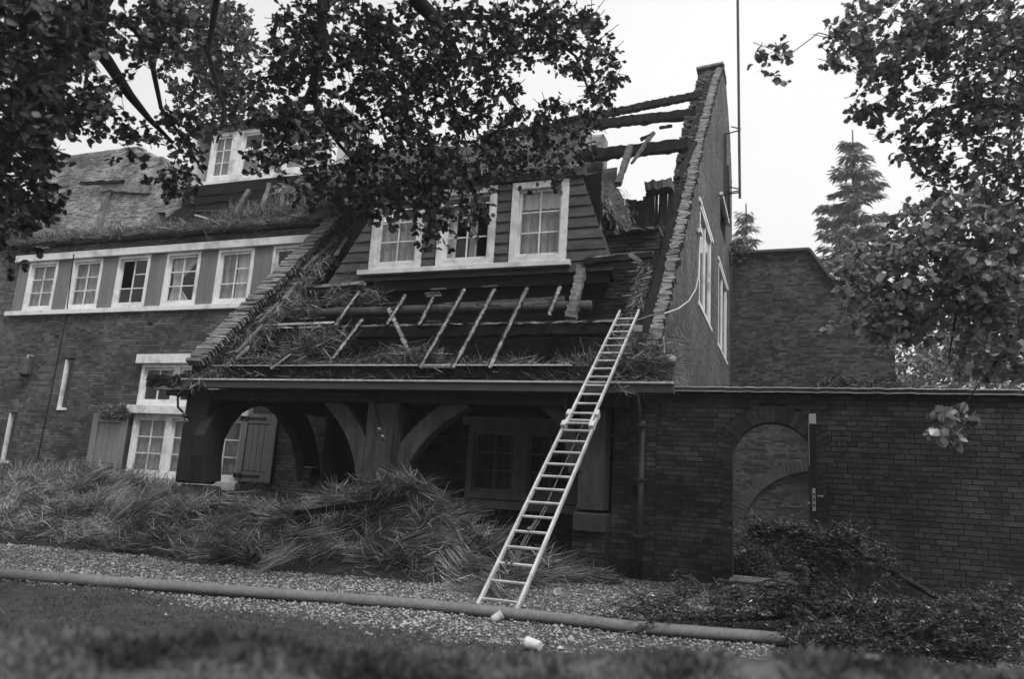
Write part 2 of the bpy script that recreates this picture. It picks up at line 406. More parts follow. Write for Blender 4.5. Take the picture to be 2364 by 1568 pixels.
Z = np.array([ground_h(a, b) for a, b in zip(X, Y)])
V += np.stack([X, Y, Z+S[:, 0, 0]*.3+.004], -1)[:, None]
npmesh('gravel', V.reshape(-1, 3), ((np.arange(n)*6)[:, None, None]+icf[None]).reshape(-1, 3), MT['gravel'], kind='stuff')
# lawn grass: short, trodden
def blades(name, X, Y, Z, hmin, hmax, m, wd=.004, lean=.7, **kw):
    n = len(X); P = np.stack([X, Y, Z], -1)
    D = np.stack([rng.normal(0, lean, n), rng.normal(0, lean, n), np.ones(n)], -1)
    return straws(name, P, D, rng.uniform(hmin, hmax, n), np.full(n, wd), m, bend=.8, **kw)
X, Y = rpts(110000, -11, 2.4, 1.2, 7.6)
X2, Y2 = rpts(8000, -11, 2, 4.5, 7.5); X = np.concatenate([X, X2]); Y = np.concatenate([Y, Y2])
ly = lawn_y(X); k = (Y < ly + .12*rng.normal(size=len(X))) & ((np.array([gnoise(a, b, 2.3, 2) for a, b in zip(X, Y)]) > -.22) | (rng.random(len(X)) < .3))
X, Y = X[k], Y[k]; Z = np.array([ground_h(a, b) for a, b in zip(X, Y)])+.01
blades('lawn_grass', X, Y, Z, .012, .05, MT['grass'], .005, 1.1, kind='stuff')
# near bank just in front of the camera, out of focus
us = np.linspace(-300, 2700, 90); crest = np.interp(us, [-300, 0, 300, 700, 1000, 1400, 1700, 2000, 2364, 2700], [1476, 1484, 1498, 1520, 1538, 1548, 1556, 1562, 1570, 1576])
V = []; rows = 20
for i, (u, cv) in enumerate(zip(us, crest)):
    d = ray(u, cv); hd = Vector((d.x, d.y, 0)).normalized(); side = Vector((hd.y, -hd.x, 0))
    top = CAM + d*(1.15)
    for k in range(rows):
        t = k/(rows-1)*1.7-.75          # metres from the crest towards (-) / away from (+) the camera
        z = top.z - .30*t*t*(2.6 if t > 0 else .35) + .03*gnoise(top.x+t, top.y, 5, 1)
        p = top + hd*t*(.62 if t < 0 else .9); V.append((p.x, p.y, max(z, -.05)))
Fc = [(i*rows+k, (i+1)*rows+k, (i+1)*rows+k+1, i*rows+k+1) for i in range(len(us)-1) for k in range(rows-1)]
npmesh('grass_bank', V, Fc, MT['bank'], kind='structure', smooth=True)
V = np.array(V).reshape(len(us), rows, 3)
n = 26000; a = rng.uniform(0, len(us)-1.001, n); b = rng.uniform(2, rows-7, n)
ia, ib = a.astype(int), b.astype(int); fa, fb = (a-ia)[:, None], (b-ib)[:, None]
P = V[ia, ib]*(1-fa)*(1-fb)+V[ia+1, ib]*fa*(1-fb)+V[ia, ib+1]*(1-fa)*fb+V[ia+1, ib+1]*fa*fb
tuft = np.array([gnoise(p[0], p[1], 9, 4) for p in P]); k = tuft > -.25; P = P[k]; tuft = tuft[k]
blades('bank_grass', P[:, 0], P[:, 1], P[:, 2], 0.008, .026, MT['grassn'], .004, .9, kind='stuff')
p = PD(2010, 1530, 1.32); q = MB(); q.tube([p+Vector((-.028, 0, -.004)), p+Vector((-.015, 0, 0)), p+Vector((.01, 0, .002)), p+Vector((.03, .004, -.005))], [.004, .011, .013, .005], 7); q.build('pale_stone', MT['slab'], smooth=True, label='pale blurred stone on the near bank at the lower right', cat='stone')

# ================================================================== HOUSE
YF, W, G, XG, XL, PF = 12.5, 9.7, 9.17, -1.66, -8.78, 9.4
house = empty('brick_house', (-8, YF, 0), 'large fire damaged brick house with bare roof beams, white windows and open porch', 'house')
def hb(name, mb_, m, **kw): return mb_.build(name, MT[m], house, **kw)

# ---- glazed window: frame part > sash, panes, curtain (all sub-parts)
def window(X0, X1, Z0, Z1, Y, cols, rows, fr=.075, sash=.045, bar=.022, curt='curtain', cover=(0, 1, 0, 1), wmat='white', out=.03, deep=.1, missing=(), nobar=(), name='window', label=None):
    f = MB()
    y0, y1 = Y-out, Y+deep
    f.box((X0, y0, Z0), (X0+fr, y1, Z1)); f.box((X1-fr, y0, Z0), (X1, y1, Z1))
    f.box((X0+fr, y0+.002, Z0), (X1-fr, y1, Z0+fr)); f.box((X0+fr, y0+.002, Z1-fr), (X1-fr, y1, Z1))
    fo = f.build(name, MT[wmat], house, label=label, bevel=.004)
    gx0, gx1, gz0, gz1 = X0+fr+.003, X1-fr-.003, Z0+fr+.003, Z1-fr-.003
    s = MB(); ya, yb = Y+.012, Y+.05
    s.box((gx0, ya, gz0), (gx0+sash, yb, gz1)); s.box((gx1-sash, ya, gz0), (gx1, yb, gz1))
    s.box((gx0+sash, ya+.001, gz0), (gx1-sash, yb, gz0+sash*1.3)); s.box((gx0+sash, ya+.001, gz1-sash), (gx1-sash, yb, gz1))
    px0, px1, pz0, pz1 = gx0+sash, gx1-sash, gz0+sash*1.3, gz1-sash
    dx, dz = (px1-px0)/cols, (pz1-pz0)/rows
    for i in range(1, cols):
        segs = [(pz0, pz1)]
        s.box((px0+i*dx-bar/2, ya+.004, pz0), (px0+i*dx+bar/2, yb-.006, pz1))
    for j in range(1, rows):
        for i in range(cols):
            if (i, j) in nobar: continue
            s.box((px0+i*dx+bar/2, ya+.006, pz0+j*dz-bar/2), (px0+(i+1)*dx-bar/2, yb-.008, pz0+j*dz+bar/2))
    s.build('sash', MT[wmat], fo)
    for i in range(cols):
        for j in range(rows):
            if (i, j) in missing: continue
            q = MB(); t = random.uniform(-.003, .003)
            q.box((px0+i*dx+bar/2, Y+.028+t, pz0+j*dz+bar/2), (px0+(i+1)*dx-bar/2, Y+.032+t, pz0+(j+1)*dz-bar/2))
            q.build('pane', MT['glass'], fo)
    if curt:
        for (a, b, c, d, mt_, tie) in (curt if isinstance(curt, list) else [(0, 1, 0, 1, curt, 0)]):
            cw = MB(); nseg = max(6, int(34*(b-a))); rws = 8; vs = []
            for r in range(rws+1):
                tr = r/rws; zz = gz0+(gz1-gz0)*(c+(d-c)*tr)
                for k in range(nseg+1):
                    tk = k/nseg; xx = a+(b-a)*tk
                    if tie:    # gathered towards one side lower down
                        pin = max(0, 1-abs(tr-.42)/.6); tgt = a+.15*(b-a) if tie < 0 else b-.12*(b-a)
                        xx = xx*(1-.8*pin)+tgt*.8*pin
                    vs.append((gx0+(gx1-gx0)*xx, Y+.085+.018*math.sin(tk*nseg*.95+.5*math.sin(k))+.008*math.sin(k*2.3+tr*3), zz))
            fs = [(r*(nseg+1)+k, r*(nseg+1)+k+1, (r+1)*(nseg+1)+k+1, (r+1)*(nseg+1)+k) for r in range(rws) for k in range(nseg)]
            cw.add(vs, fs); cw.build('curtain', MT[mt_], fo, smooth=True, fix=False)
    return fo

# ---- main front wall (facade) with its openings
UW = [(-17.70+i*1.468) for i in range(6)]
LWX0, LWX1 = -13.52, -10.50
holes = [(a-.0, a+.98, 4.64, 5.90) for a in UW] + [(LWX0, LWX1, .86, 3.36), (-15.97, -15.64, 2.25, 3.47), (-17.5, -17.17, .97, 2.17), (-8.45, -7.62, .1, 2.1), (-5.5, -3.42, .9, 2.2), (-19.6, -19.27, .97, 2.17)]
def fspan(z):
    top = 6.35 if True else 0
    lo, hi = -23.5, XG-.3
    if z > 4.53+.12 and z < 5.9: lo2, hi2 = -18.1, -8.95     # boarded strip
    hs = [(a, b) for a, b, c, d in holes if c < z < d]
    if 4.55 < z < 6.0: hs.append((-18.12, -9.05))
    if z > 6.27:
        t = 6.27; hs.append((-18.3, -8.6)) 
        hi = -1.96; hs.append((-8.6, -3.2))
    if z > 5.95+.25*math.sin(z*9): hs.append((-3.25, -1.9)) if z > 6.0 else None
    if z > 6.9: hs.append((-30, -19.3+.3*math.sin(z*5)))
    return cut(lo, hi, hs)
brickwork(house, (0, YF, 0), (1, 0, 0), (0, -1, 0), 0, 7.6, fspan, MT['brick'], MT['mortar'], thick=.3, name='facade', proud=.004, rec=.011)
# boarded strip between the upper windows
for i in range(7):
    a = UW[i-1]+.98 if i else -18.1; b = UW[i] if i < 6 else -8.95
    n = 2 if 0 < i < 6 else 1
    for k in range(n):
        q = MB(); x0 = a+(b-a)*k/n; x1 = a+(b-a)*(k+1)/n; q.box((x0+.004, YF-.012-.004*k, 4.66), (x1-.006, YF+.03, 5.9)); hb('board', q, 'greyp')
q = MB(); q.box((-18.12, YF+.04, 4.64), (-8.95, YF+.3, 5.95)); 
# white sill band and head band
q = MB(); q.box((-18.2, YF-.09, 4.53), (-9.35, YF+.02, 4.64)); hb('sill_band', q, 'white', bevel=.006)
q = MB(); q.box((-18.16, YF-.11, 5.90), (-8.92, YF+.05, 6.07)); hb('head_band', q, 'white', bevel=.006)
# upper windows
uc = [[(0, 1, 0, 1, 'curtain', 0)], [(0, 1, 0, 1, 'curtain', 0)], None, [(.0, 1, .0, 1, 'curtainl', -1)], [(0, .42, 0, 1, 'curtain', 0), (.5, 1, 0, 1, 'curtainl', 0)], [(.25, .6, 0, 1, 'curtain', 0)]]
for i, a in enumerate(UW):
    window(a, a+.98, 4.642, 5.898, YF, 2, 3, curt=uc[i], missing={4: ((0, 1),), 2: ((0, 2), (0, 1))}.get(i, ()), nobar={4: ((0, 2),), 2: ((0, 2),)}.get(i, ()))
# lower window group
q = MB(); q.box((LWX0-.12, YF-.12, 3.33), (LWX1+.12, YF+.05, 3.53)); hb('lintel_board', q, 'white', bevel=.006)
q = MB(); q.box((LWX0-.14, YF-.15, 2.22), (LWX1+.14, YF+.08, 2.40)); hb('transom', q, 'white', bevel=.006)
q = MB(); q.box((LWX0-.05, YF-.16, .72), (LWX1+.05, YF+.05, .88)); hb('window_sill', q, 'white', bevel=.006)
wd3 = (LWX1-LWX0)/3
for k in range(3):
    a = LWX0+wd3*k
    window(a, a+wd3-.003, .88, 2.22, YF, 2, 3, fr=.085, curt='curtain')
    window(a, a+wd3-.003, 2.40, 3.33, YF, 2, 1 if k else 2, fr=.085, curt=None)
# narrow leaded windows
for (a, z0) in ((-15.97, 2.25), (-17.5, .97), (-19.6, .97)):
    f = MB(); f.box((a, YF+.02, z0), (a+.055, YF+.1, z0+1.2)); f.box((a+.055, YF-.03, z0), (a+.33, YF+.1, z0+.06)); f.box((a+.3, YF+.04, z0+.06), (a+.33, YF+.1, z0+1.2))
    fo = hb('narrow_window', f, 'white')
    q = MB(); q.box((a+.055, YF+.06, z0+.06), (a+.3, YF+.064, z0+1.2)); q.build('pane', MT['glass'], fo)
    q = MB()
    for k in range(1, 6): q.box((a+.055, YF+.052, z0+.06+k*.19), (a+.3, YF+.06, z0+.066+k*.19))
    q.box((a+.17, YF+.05, z0+.06), (a+.178, YF+.06, z0+1.2)); q.build('lead_came', MT['pipe'], fo)
    q = MB(); q.box((a+.05, YF+.25, z0), (a+.33, YF+.26, z0+1.2)); q.build('dark_backing', MT['soot'], fo)  # near-black sheet behind the leaded glass
# interior: rooms behind the front wall
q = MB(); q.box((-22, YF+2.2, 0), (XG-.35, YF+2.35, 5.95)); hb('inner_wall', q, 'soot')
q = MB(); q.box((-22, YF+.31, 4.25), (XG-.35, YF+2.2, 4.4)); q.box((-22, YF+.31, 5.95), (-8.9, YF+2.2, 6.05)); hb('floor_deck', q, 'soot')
# shutters: boards, raised rails, strap hinges
def shutter(x0, x1, z0, z1, side):
    y = YF-.07
    sh = MB(); n = 5; 
    sh.box((x0, y-.012, z0), (x1, y+.05, z1)); so_ = hb('shutter', sh, 'pipe', bevel=.004)
    fr = .17*(x1-x0)
    q = MB(); q.box((x0, y-.045, z0), (x0+fr, y-.013, z1)); q.build('stile', MT['shut'], so_, bevel=.003); q = MB(); q.box((x1-fr, y-.045, z0), (x1, y-.013, z1)); q.build('stile', MT['shut'], so_, bevel=.003)
    for za in (z1-.2, z0): q = MB(); q.box((x0+fr+.004, y-.043, za), (x1-fr-.004, y-.013, za+.2)); q.build('rail', MT['shut'], so_, bevel=.003)
    for k in range(4):
        a = x0+fr+(x1-x0-2*fr)*k/4; q = MB(); q.box((a+.012, y-.022, z0+.218), (a+(x1-x0-2*fr)/4-.0, y-.013, z1-.218)); q.build('board', MT['shut'], so_)
    for zz in (z1-.1, z0+.11):
        q = MB(); xa, xb = (x1-.05, x0+.28) if side < 0 else (x0+.0, x1-.3)
        q.box((min(xa, xb), y-.058, zz-.022), (max(xa, xb), y-.046, zz+.022))
        kx = xa+(xb-xa)*.22; q.tube([(kx, y-.064, zz), (kx, y-.046, zz)], .06, 8); q.tube([(xb, y-.061, zz), (xb, y-.046, zz)], .035, 8); q.tube([(xa, y-.07, zz-.05), (xa, y-.07, zz+.05)], .022, 6)
        q.build('strap_hinge', MT['iron'], so_)
shutter(-14.62, -13.60, .90, 2.2, -1)
shutter(-10.52, -9.66, .92, 2.28, 1)
# wall lantern (own thing), cable, vents
lt = empty('wall_lantern', (-16.99, YF-.1, 3.0), 'small drum shaped lantern hanging high on the brick wall at the far left', 'lantern')
q = MB(); lx_ = -16.99; q.tube([(lx_, YF-.16, 3.05), (lx_, YF-.16, 3.08), (lx_, YF-.16, 3.40), (lx_, YF-.16, 3.45)], [.14, .15, .125, .06], 10); q.build('lantern_body', MT['pipe'], lt)
q = MB(); q.tube([(lx_, YF-.16, 3.45), (lx_, YF-.16, 3.53)], .02, 6); q.tube([(lx_, YF-.16, 3.52), (lx_, YF+.0, 3.52)], .012, 5); q.build('hook', MT['edge'], lt)
q = MB(); q.tube([(lx_, YF-.16, 2.98), (lx_, YF-.16, 3.05)], [.07, .1], 8); q.build('base', MT['iron'], lt)
q = MB(); q.tube([(-16.15, YF-.12, 6.0), (-16.13, YF-.05, 4.6), (-16.16, YF-.02, 4.5), (-16.2, YF-.02, 2.5), (-16.26, YF-.02, .3)], .014, 5); hb('cable', q, 'iron')
for (u, v) in ((132, 777), (347, 748)):
    p = PY(u, v, YF); q = MB(); q.box((p.x-.06, YF-.012, p.z-.035), (p.x+.06, YF+.01, p.z+.035)); hb('air_vent', q, 'soot')
# eave over the left front: brick strip + thatch remnant
V = []; nxx = 160
for i in range(nxx+1):
    x = -18.6+(18.6-8.7)*i/nxx
    for k, (yo, zo) in enumerate(((-.08, 6.28), (-.2, 6.31), (-.2, 6.38), (-.05, 6.47), (.3, 6.62), (.9, 6.78), (1.3, 6.4))):
        j = .06*gnoise(x, k, 2.2, 6)+.05*gnoise(x, k, 9, 8)
        rise = .25*max(0, (x+12.5)/4)
        V.append((x, YF+yo+j, zo+j*1.2+rise*(k > 2)))
Fc = [(i*7+k, i*7+k+1, (i+1)*7+k+1, (i+1)*7+k) for i in range(nxx) for k in range(6)]
npmesh('thatch_eave', V, Fc, MT['thatch'], house, smooth=True)
EV = np.array(V)
# burnt roof slope behind the eave, charred boards and rafters, below the upper dormer
q = MB(); q.box((-15.2, 14.45, 6.3), (-10.0, 14.6, 8.5)); hb('charred_wall', q, 'char')
for k in range(9):
    z = 6.5+k*.22; q = MB(); q.beam((-15.1, 14.42, z), (-10.0, 14.42, z+random.uniform(-.03, .03)), .03, .18, seg=14, jit=.12); hb('charred_board', q, 'char')
for (u0, v0, u1, v1, wd_) in ((622, 425, 600, 500, .09), (690, 430, 668, 505, .08), (655, 430, 648, 480, .08), (760, 425, 745, 500, .09), (575, 440, 540, 500, .1)):
    q = MB(); a = PY(u0, v0, 14.2); b = PY(u1, v1, 13.6); q.beam(a, b, wd_, wd_, seg=6, jit=.3); hb('rafter', q, 'charash')
q = MB(); a = PY(428, 486, 13.6); b = PY(352, 540, 13.0); q.beam(a, b, .2, .26, seg=8, jit=.2, taper=.7); hb('charred_beam', q, 'char')
q = MB(); a = PY(452, 492, 13.5); b = PY(395, 545, 13.0); q.beam(a, b, .18, .22, seg=8, jit=.2, taper=.7); hb('charred_beam', q, 'char')
q = MB(); q.tube([PY(450, 487, 13.4), PY(590, 487, 13.9)], .018, 5); hb('batten', q, 'pipe')
q = MB(); q.tube([PY(450, 497, 13.4), PY(530, 519, 13.3)], .025, 5); hb('batten', q, 'edge')
# upper dormer (third row of windows)
DZ0, DZ1, DY = 8.62, 10.0, 14.55
q = MB(); q.box((-14.75, DY-.06, DZ0-.14), (-10.6, DY+.05, DZ0)); hb('window_sill', q, 'white', bevel=.006)
for (a, b, mi) in ((-14.55, -13.75, ()), (-13.6, -12.2, ()), (-12.2, -10.75, ())):
    window(a, b, DZ0, DZ1, DY, 2, 3, fr=.11, curt=[(0, 1, 0, .62, 'curtain', 0)] if a > -14 else 'curtain')
q = MB(); q.box((-13.75, DY-.05, DZ0), (-13.6, DY+.1, DZ1)); hb('corner_post', q, 'white')
q = MB(); q.box((-15.3, DY-.1, DZ1), (-10.4, DY+.9, DZ1+.12)); q.box((-15.35, DY-.18, DZ1+.12), (-10.35, DY+1., DZ1+.2)); hb('dormer_roof', q, 'charash')
for xa in (-15.2, -10.6): q = MB(); q.box((xa, DY+.1, DZ0), (xa+.1, DY+1., DZ1)); hb('dormer_cheek', q, 'whited')
# pale fire wall with ragged top, far left
def pspan(z):
    t = 10.6 + .35*math.sin(z*0)
    hs = []
    a, b = -22.5, -14.2
    if z > 8.6: b = -14.4
    if z > 9.1: b = -15.6 + .2*math.sin(z*17)
    if z > 9.7: b = -17.2 + .25*math.sin(z*11)
    if z > 10.15: b = -18.2+.3*math.sin(z*13)
    if 9.0 < z < 9.25: hs = []
    if 7.95 < z < 8.35: hs += [(-17.25, -16.95), (-16.5, -16.2)]
    return cut(a, b, hs)
rot = R(9)
brickwork(house, (0, 15.6, 0), (1, 0, 0), (0, -1, 0), 6.2, 10.6, pspan, MT['brickpale'], MT['mortarp'], thick=.3, name='fire_wall', proud=.02, skip=.05)
q = MB(); q.obox((-19.4, 15.55, 8.5), (.12, 0, -.02), (0, .04, 0), (.1, 0, .75)); q.build('plaster_pilaster', MT['verge'], house)
q = MB(); q.beam((-19.6, 15.5, 9.35), (-17.6, 15.5, 9.15), .08, .3, seg=8, jit=.3); q.build('plaster_patch', MT['verge'], house)
q = MB(); q.beam((-20.4, 15.45, 9.5), (-18.6, 15.45, 9.4), .1, .09, seg=8, jit=.3); hb('charred_beam', q, 'char')
q = MB(); q.beam((-20.2, 14.6, 7.3), (-18.2, 14.6, 7.15), .1, .16, seg=8, jit=.3); hb('charred_beam', q, 'char')
q = MB(); q.beam((-20.6, 13.2, 6.7), (-19.2, 13.6, 7.4), .12, .16, seg=8, jit=.3); hb('charred_beam', q, 'char')
# leftmost tower wall stub is part of the facade span above

# ---- left parapet wall of the porch roof (in plane X = XL)
def parz(y): return 2.78 + 1.115*(y-9.17)
def parspan(z):
    y0 = 9.17 + (z-2.78)/1.115 + .04
    return [(max(y0, 9.2), 12.55)]
brickwork(house, (XL+.15, 0, 0), (0, 1, 0), (1, 0, 0), 2.45, 6.5, parspan, MT['brickburnt'], MT['soot'], thick=.3, name='parapet', proud=.02)
d = Vector((0, 1, 1.115)).normalized(); nrm = Vector((0, -1.115, 1)).normalized(); Ltot = (Vector((0, 12.6, parz(12.6)))-Vector((0, 9.1, parz(9.1)))).length
um = MB(); um.box((-.5, -.5, -.5), (.5, .5, .5), .07); ume = bpy.data.meshes.new('coping_brick'); ume.from_pydata(um.v, [], um.f)
nb = int(Ltot/.064)
for k in range(nb):
    c = Vector((XL, 9.1, parz(9.1))) + d*(k+.5)*.064 + nrm*(.03+random.uniform(-.012, .012)) + Vector((random.uniform(-.02, .02), 0, 0))
    o = link('coping_brick', ume, MT['coping'], house, c)
    o.scale = (.34*random.uniform(.9, 1.03), .05, .11); o.rotation_euler = (math.atan2(d.z, d.y)+random.uniform(-.09, .09), random.uniform(-.06, .06), random.uniform(-.12, .12))
# pale burnt battens and strips lying inside the parapet
for (u0, v0, u1, v1, wd_) in ((605, 752, 545, 815, .07), (690, 650, 655, 690, .06), (768, 560, 700, 620, .07), (800, 550, 775, 590, .08), (575, 800, 545, 830, .06), (640, 700, 600, 745, .05)):
    q = MB(); q.beam(PR(u0, v0, .12), PR(u1, v1, .12), wd_, .03, seg=6, jit=.35); hb('batten', q, 'verge')

# ---- porch roof skeleton on the slope
def rafter(u0, v0, u1, v1, wd_=.05, m='char', off=.0, seg=20, name='rafter', hgt=.07, jit=.25):
    q = MB(); q.beam(PR(u0, v0, off), PR(u1, v1, off), wd_, hgt, up=(0, -SL, 1), seg=seg, jit=jit, wob=.03); ro_ = hb(name, q, m)
    q = MB(); q.beam(PR(u0, v0, off+hgt*.75), PR(u1, v1, off+hgt*.75), wd_*.8, .018, up=(0, -SL, 1), seg=34, jit=.5, wob=.1); q.build('ash_crust', MT['ash'], ro_)
for a in ((1073, 668, 970, 850), (1142, 668, 1046, 850), (1217, 665, 1130, 850), (936, 682, 893, 750), (1003, 682, 967, 752), (830, 672, 773, 752), (836, 738, 768, 828), (1293, 662, 1267, 728), (672, 818, 625, 852)):
    rafter(*a, off=.10)
rafter(897, 712, 944, 812, .07, 'char', .03)
rafter(968, 849, 1050, 848, .03, 'char', .08, hgt=.03)
for (a, b) in ((1012, 668), (998, 678), (1002, 684), (1130, 662)): 
    q = MB(); p = PR(a, b, .16); q.beam(p-Vector((.13, 0, 0)), p+Vector((.13, 0, .01)), .05, .03, seg=3, jit=.3); hb('batten', q, 'charash')
# purlins: lower (square), upper (round log) and wall plate line
pa, pb = PR(598, 760, -.22), PR(1425, 744, -.22)
q = MB(); q.beam(pa-Vector((0, 0, .10)), pb-Vector((0, 0, .10)), .15, .17, seg=40, jit=.14); hb('purlin', q, 'char')
q = MB(); q.beam(pa-Vector((0, .02, .0)), pb-Vector((0, .02, 0)), .13, .034, seg=70, jit=.4); hb('ash_crust', q, 'ash')
q = MB(); y = 10.62; q.tube([(-8.0+i*.37, y+.05*gnoise(i, 0, .6), roofz(y)-.22+.02*gnoise(i, 3, .7)) for i in range(15)], [.085+.02*gnoise(i, 1, 1) for i in range(15)], 10); hb('log_purlin', q, 'woodm', smooth=True)
q = MB(); y = 10.8; q.beam((-6.5, y, 3.95), (-3.3, y, 4.05), .07, .09, seg=16, jit=.2); hb('wall_plate', q, 'charash')
q = MB(); q.beam((-8.6, 10.3, 3.62), (-7.2, 10.4, 3.66), .03, .035, seg=4, jit=.1); hb('batten', q, 'edge')
q = MB(); q.beam((-8.6, 10.28, 3.5), (-7.2, 10.38, 3.54), .03, .035, seg=4, jit=.1); hb('batten', q, 'pipe')
q = MB(); q.beam(PR(1346, 610, -.08), PR(1316, 738, -.14), .14, .1, seg=26, jit=.3, wob=.1, taper=1.1); hb('charred_post', q, 'charash')
for (u, v, l_, an_) in ((1060, 700, 70, .02), (1128, 705, 60, -.05), (905, 700, 60, .1), (1010, 742, 50, 0), (880, 735, 40, -.1), (1185, 745, 60, .05), (1250, 700, 50, .1), (750, 790, 60, .5), (1090, 800, 40, -.2), (990, 815, 30, .3), (720, 735, 60, .05), (1160, 790, 30, .1)):
    q = MB(); q.beam(PR(u-l_/2, v+l_*an_/2, .0), PR(u+l_/2, v-l_*an_/2, .02), .03, .02, seg=8, jit=.45, wob=.3); hb('batten', q, 'charash' if l_ > 40 else 'char')
# cavity: dark loft floor, back boards
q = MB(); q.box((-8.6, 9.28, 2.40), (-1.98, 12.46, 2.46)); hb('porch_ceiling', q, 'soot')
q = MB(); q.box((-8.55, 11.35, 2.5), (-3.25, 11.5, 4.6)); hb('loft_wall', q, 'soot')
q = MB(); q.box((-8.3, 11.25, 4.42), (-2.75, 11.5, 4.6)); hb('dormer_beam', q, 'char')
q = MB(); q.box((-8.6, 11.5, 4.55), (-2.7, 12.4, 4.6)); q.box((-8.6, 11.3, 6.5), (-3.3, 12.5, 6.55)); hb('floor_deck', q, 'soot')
# eave: gutter board, upper dark beam, bright lip
q = MB(); q.box((-8.95, 9.30, 2.55), (-1.98, 9.42, 2.72)); hb('eave_beam', q, 'char')
q = MB(); q.box((-8.97, G-.09, 2.355), (-1.35, G+.10, 2.475)); hb('gutter_board', q, 'zinc')
q = MB(); q.box((-8.97, G-.115, 2.465), (-1.34, G-.07, 2.49)); hb('gutter_lip', q, 'edge')
q = MB(); q.box((-6.7, 9.26, 2.722), (-2.7, 9.32, 2.742)); hb('beam_flashing', q, 'edge'); q = MB(); q.box((-8.6, 9.262, 2.721), (-6.705, 9.32, 2.733)); hb('beam_flashing', q, 'edge')
q = MB(); q.box((-8.9, 9.3, 2.2), (-1.98, 9.55, 2.35)); hb('porch_beam', q, 'wood')
q = MB(); q.box((-8.0, 9.27, 2.28), (-5.9, 9.3, 2.31)); hb('batten', q, 'woodm')

# ---- dormer: weatherboards and three windows
DF = 11.2
def dleft(z): return -7.95 + (z-4.6)*.62
def dright(z): return -2.62 - (z-4.6)*.36
DW = [(-7.12, -6.08), (-5.78, -4.70), (-4.42, -3.42)]
z = 4.60; k = 0
while z < 6.42:
    hgt = .19; zt = z+hgt
    segs = cut(dleft(z+.1), dright(z+.1), [(a, b) for a, b in DW] if z+.1 < 6.22 and z > 4.78 else ([(-7.3, -3.35)] if 4.6 < z <= 4.78 and False else []))
    for (a, b) in segs:
        if b-a < .06: continue
        a2 = dleft(zt) if abs(a-dleft(z+.1)) < .01 else a; b2 = dright(zt) if abs(b-dright(z+.1)) < .01 else b
        if a2 != a: a = dleft(z)
        if b2 != b: b = dright(z)
        q = MB(); q.add([(a, DF-.03, z), (b, DF-.03, z), (b2, DF+.0, zt+.012), (a2, DF+.0, zt+.012), (a, DF+.03, z), (b, DF+.03, z), (b2, DF+.03, zt+.012), (a2, DF+.03, zt+.012)], [(0, 1, 2, 3), (7, 6, 5, 4), (0, 4, 5, 1), (3, 2, 6, 7), (0, 3, 7, 4), (1, 5, 6, 2)])
        hb('weatherboard', q, 'board')
    z = zt
# dormer backing is split round the windows
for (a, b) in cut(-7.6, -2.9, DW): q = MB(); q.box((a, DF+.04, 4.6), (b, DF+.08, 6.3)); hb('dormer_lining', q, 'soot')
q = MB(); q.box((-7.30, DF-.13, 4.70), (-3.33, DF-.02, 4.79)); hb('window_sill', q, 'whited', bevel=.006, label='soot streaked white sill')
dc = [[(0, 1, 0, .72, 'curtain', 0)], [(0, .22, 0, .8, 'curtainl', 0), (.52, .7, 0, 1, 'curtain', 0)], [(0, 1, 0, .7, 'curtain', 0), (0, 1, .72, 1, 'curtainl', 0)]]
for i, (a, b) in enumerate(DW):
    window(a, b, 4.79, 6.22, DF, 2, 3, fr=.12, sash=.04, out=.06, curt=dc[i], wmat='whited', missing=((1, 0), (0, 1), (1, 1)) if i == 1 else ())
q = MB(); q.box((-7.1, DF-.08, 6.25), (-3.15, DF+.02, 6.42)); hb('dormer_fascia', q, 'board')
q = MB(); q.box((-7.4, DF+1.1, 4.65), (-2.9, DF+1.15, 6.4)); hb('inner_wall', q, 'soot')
q = MB(); q.prism([(-2.64, DF+.03, 4.6), (-3.28, DF+.03, 6.42), (-3.4, 13.2, 6.9), (-3.0, 12.45, 4.6)], (-.06, 0, 0)); hb('dormer_cheek', q, 'thatch')
q = MB(); q.beam((-8.35, 11.05, 4.50), (-7.1, 11.05, 4.52), .12, .06, seg=6, jit=.3); hb('batten', q, 'verge')
# thatch remnant over the dormer and up the roof
V = []; nu, nv = 90, 26
for i in range(nu+1):
    x = -9.4 + 6.1*i/nu
    for k in range(nv+1):
        t = k/nv; yy = 11.02 + t*(3.0+.5*gnoise(x, 0, .8, 3)); 
        zz = 6.40 + t*2.15 + .16*math.sin(t*3.1) + .12*gnoise(x, t*4, 1.6, 7)+.06*gnoise(x, t*9, 6, 7)
        V.append((x + .9*t*(1-i/nu) - .55*t*(i/nu), yy, zz))
Fc = [(i*(nv+1)+k, (i+1)*(nv+1)+k, (i+1)*(nv+1)+k+1, i*(nv+1)+k+1) for i in range(nu) for k in range(nv)]
npmesh('thatch_remnant', V, Fc, MT['thatch'], house, smooth=True); TV = np.array(V)
# sagging thatch edge right of the dormer
V = []; 
for i in range(31):
    t = i/30; a = Vector((-3.35, 11.35, 6.5)).lerp(Vector((-2.55, 11.7, 5.45)), t**.8); 
    for k in range(9):
        s_ = k/8; V.append(tuple(a + Vector((.5*s_*(1-t*.5)+.05*gnoise(i, k, .9), .9*s_, -.05-.25*s_*math.sin(t*3)+.10*gnoise(i, k, .6, 2)))))
Fc = [(i*9+k, (i+1)*9+k, (i+1)*9+k+1, i*9+k+1) for i in range(30) for k in range(8)]
npmesh('thatch_edge', V, Fc, MT['thatch'], house, smooth=True); SVt = np.array(V)
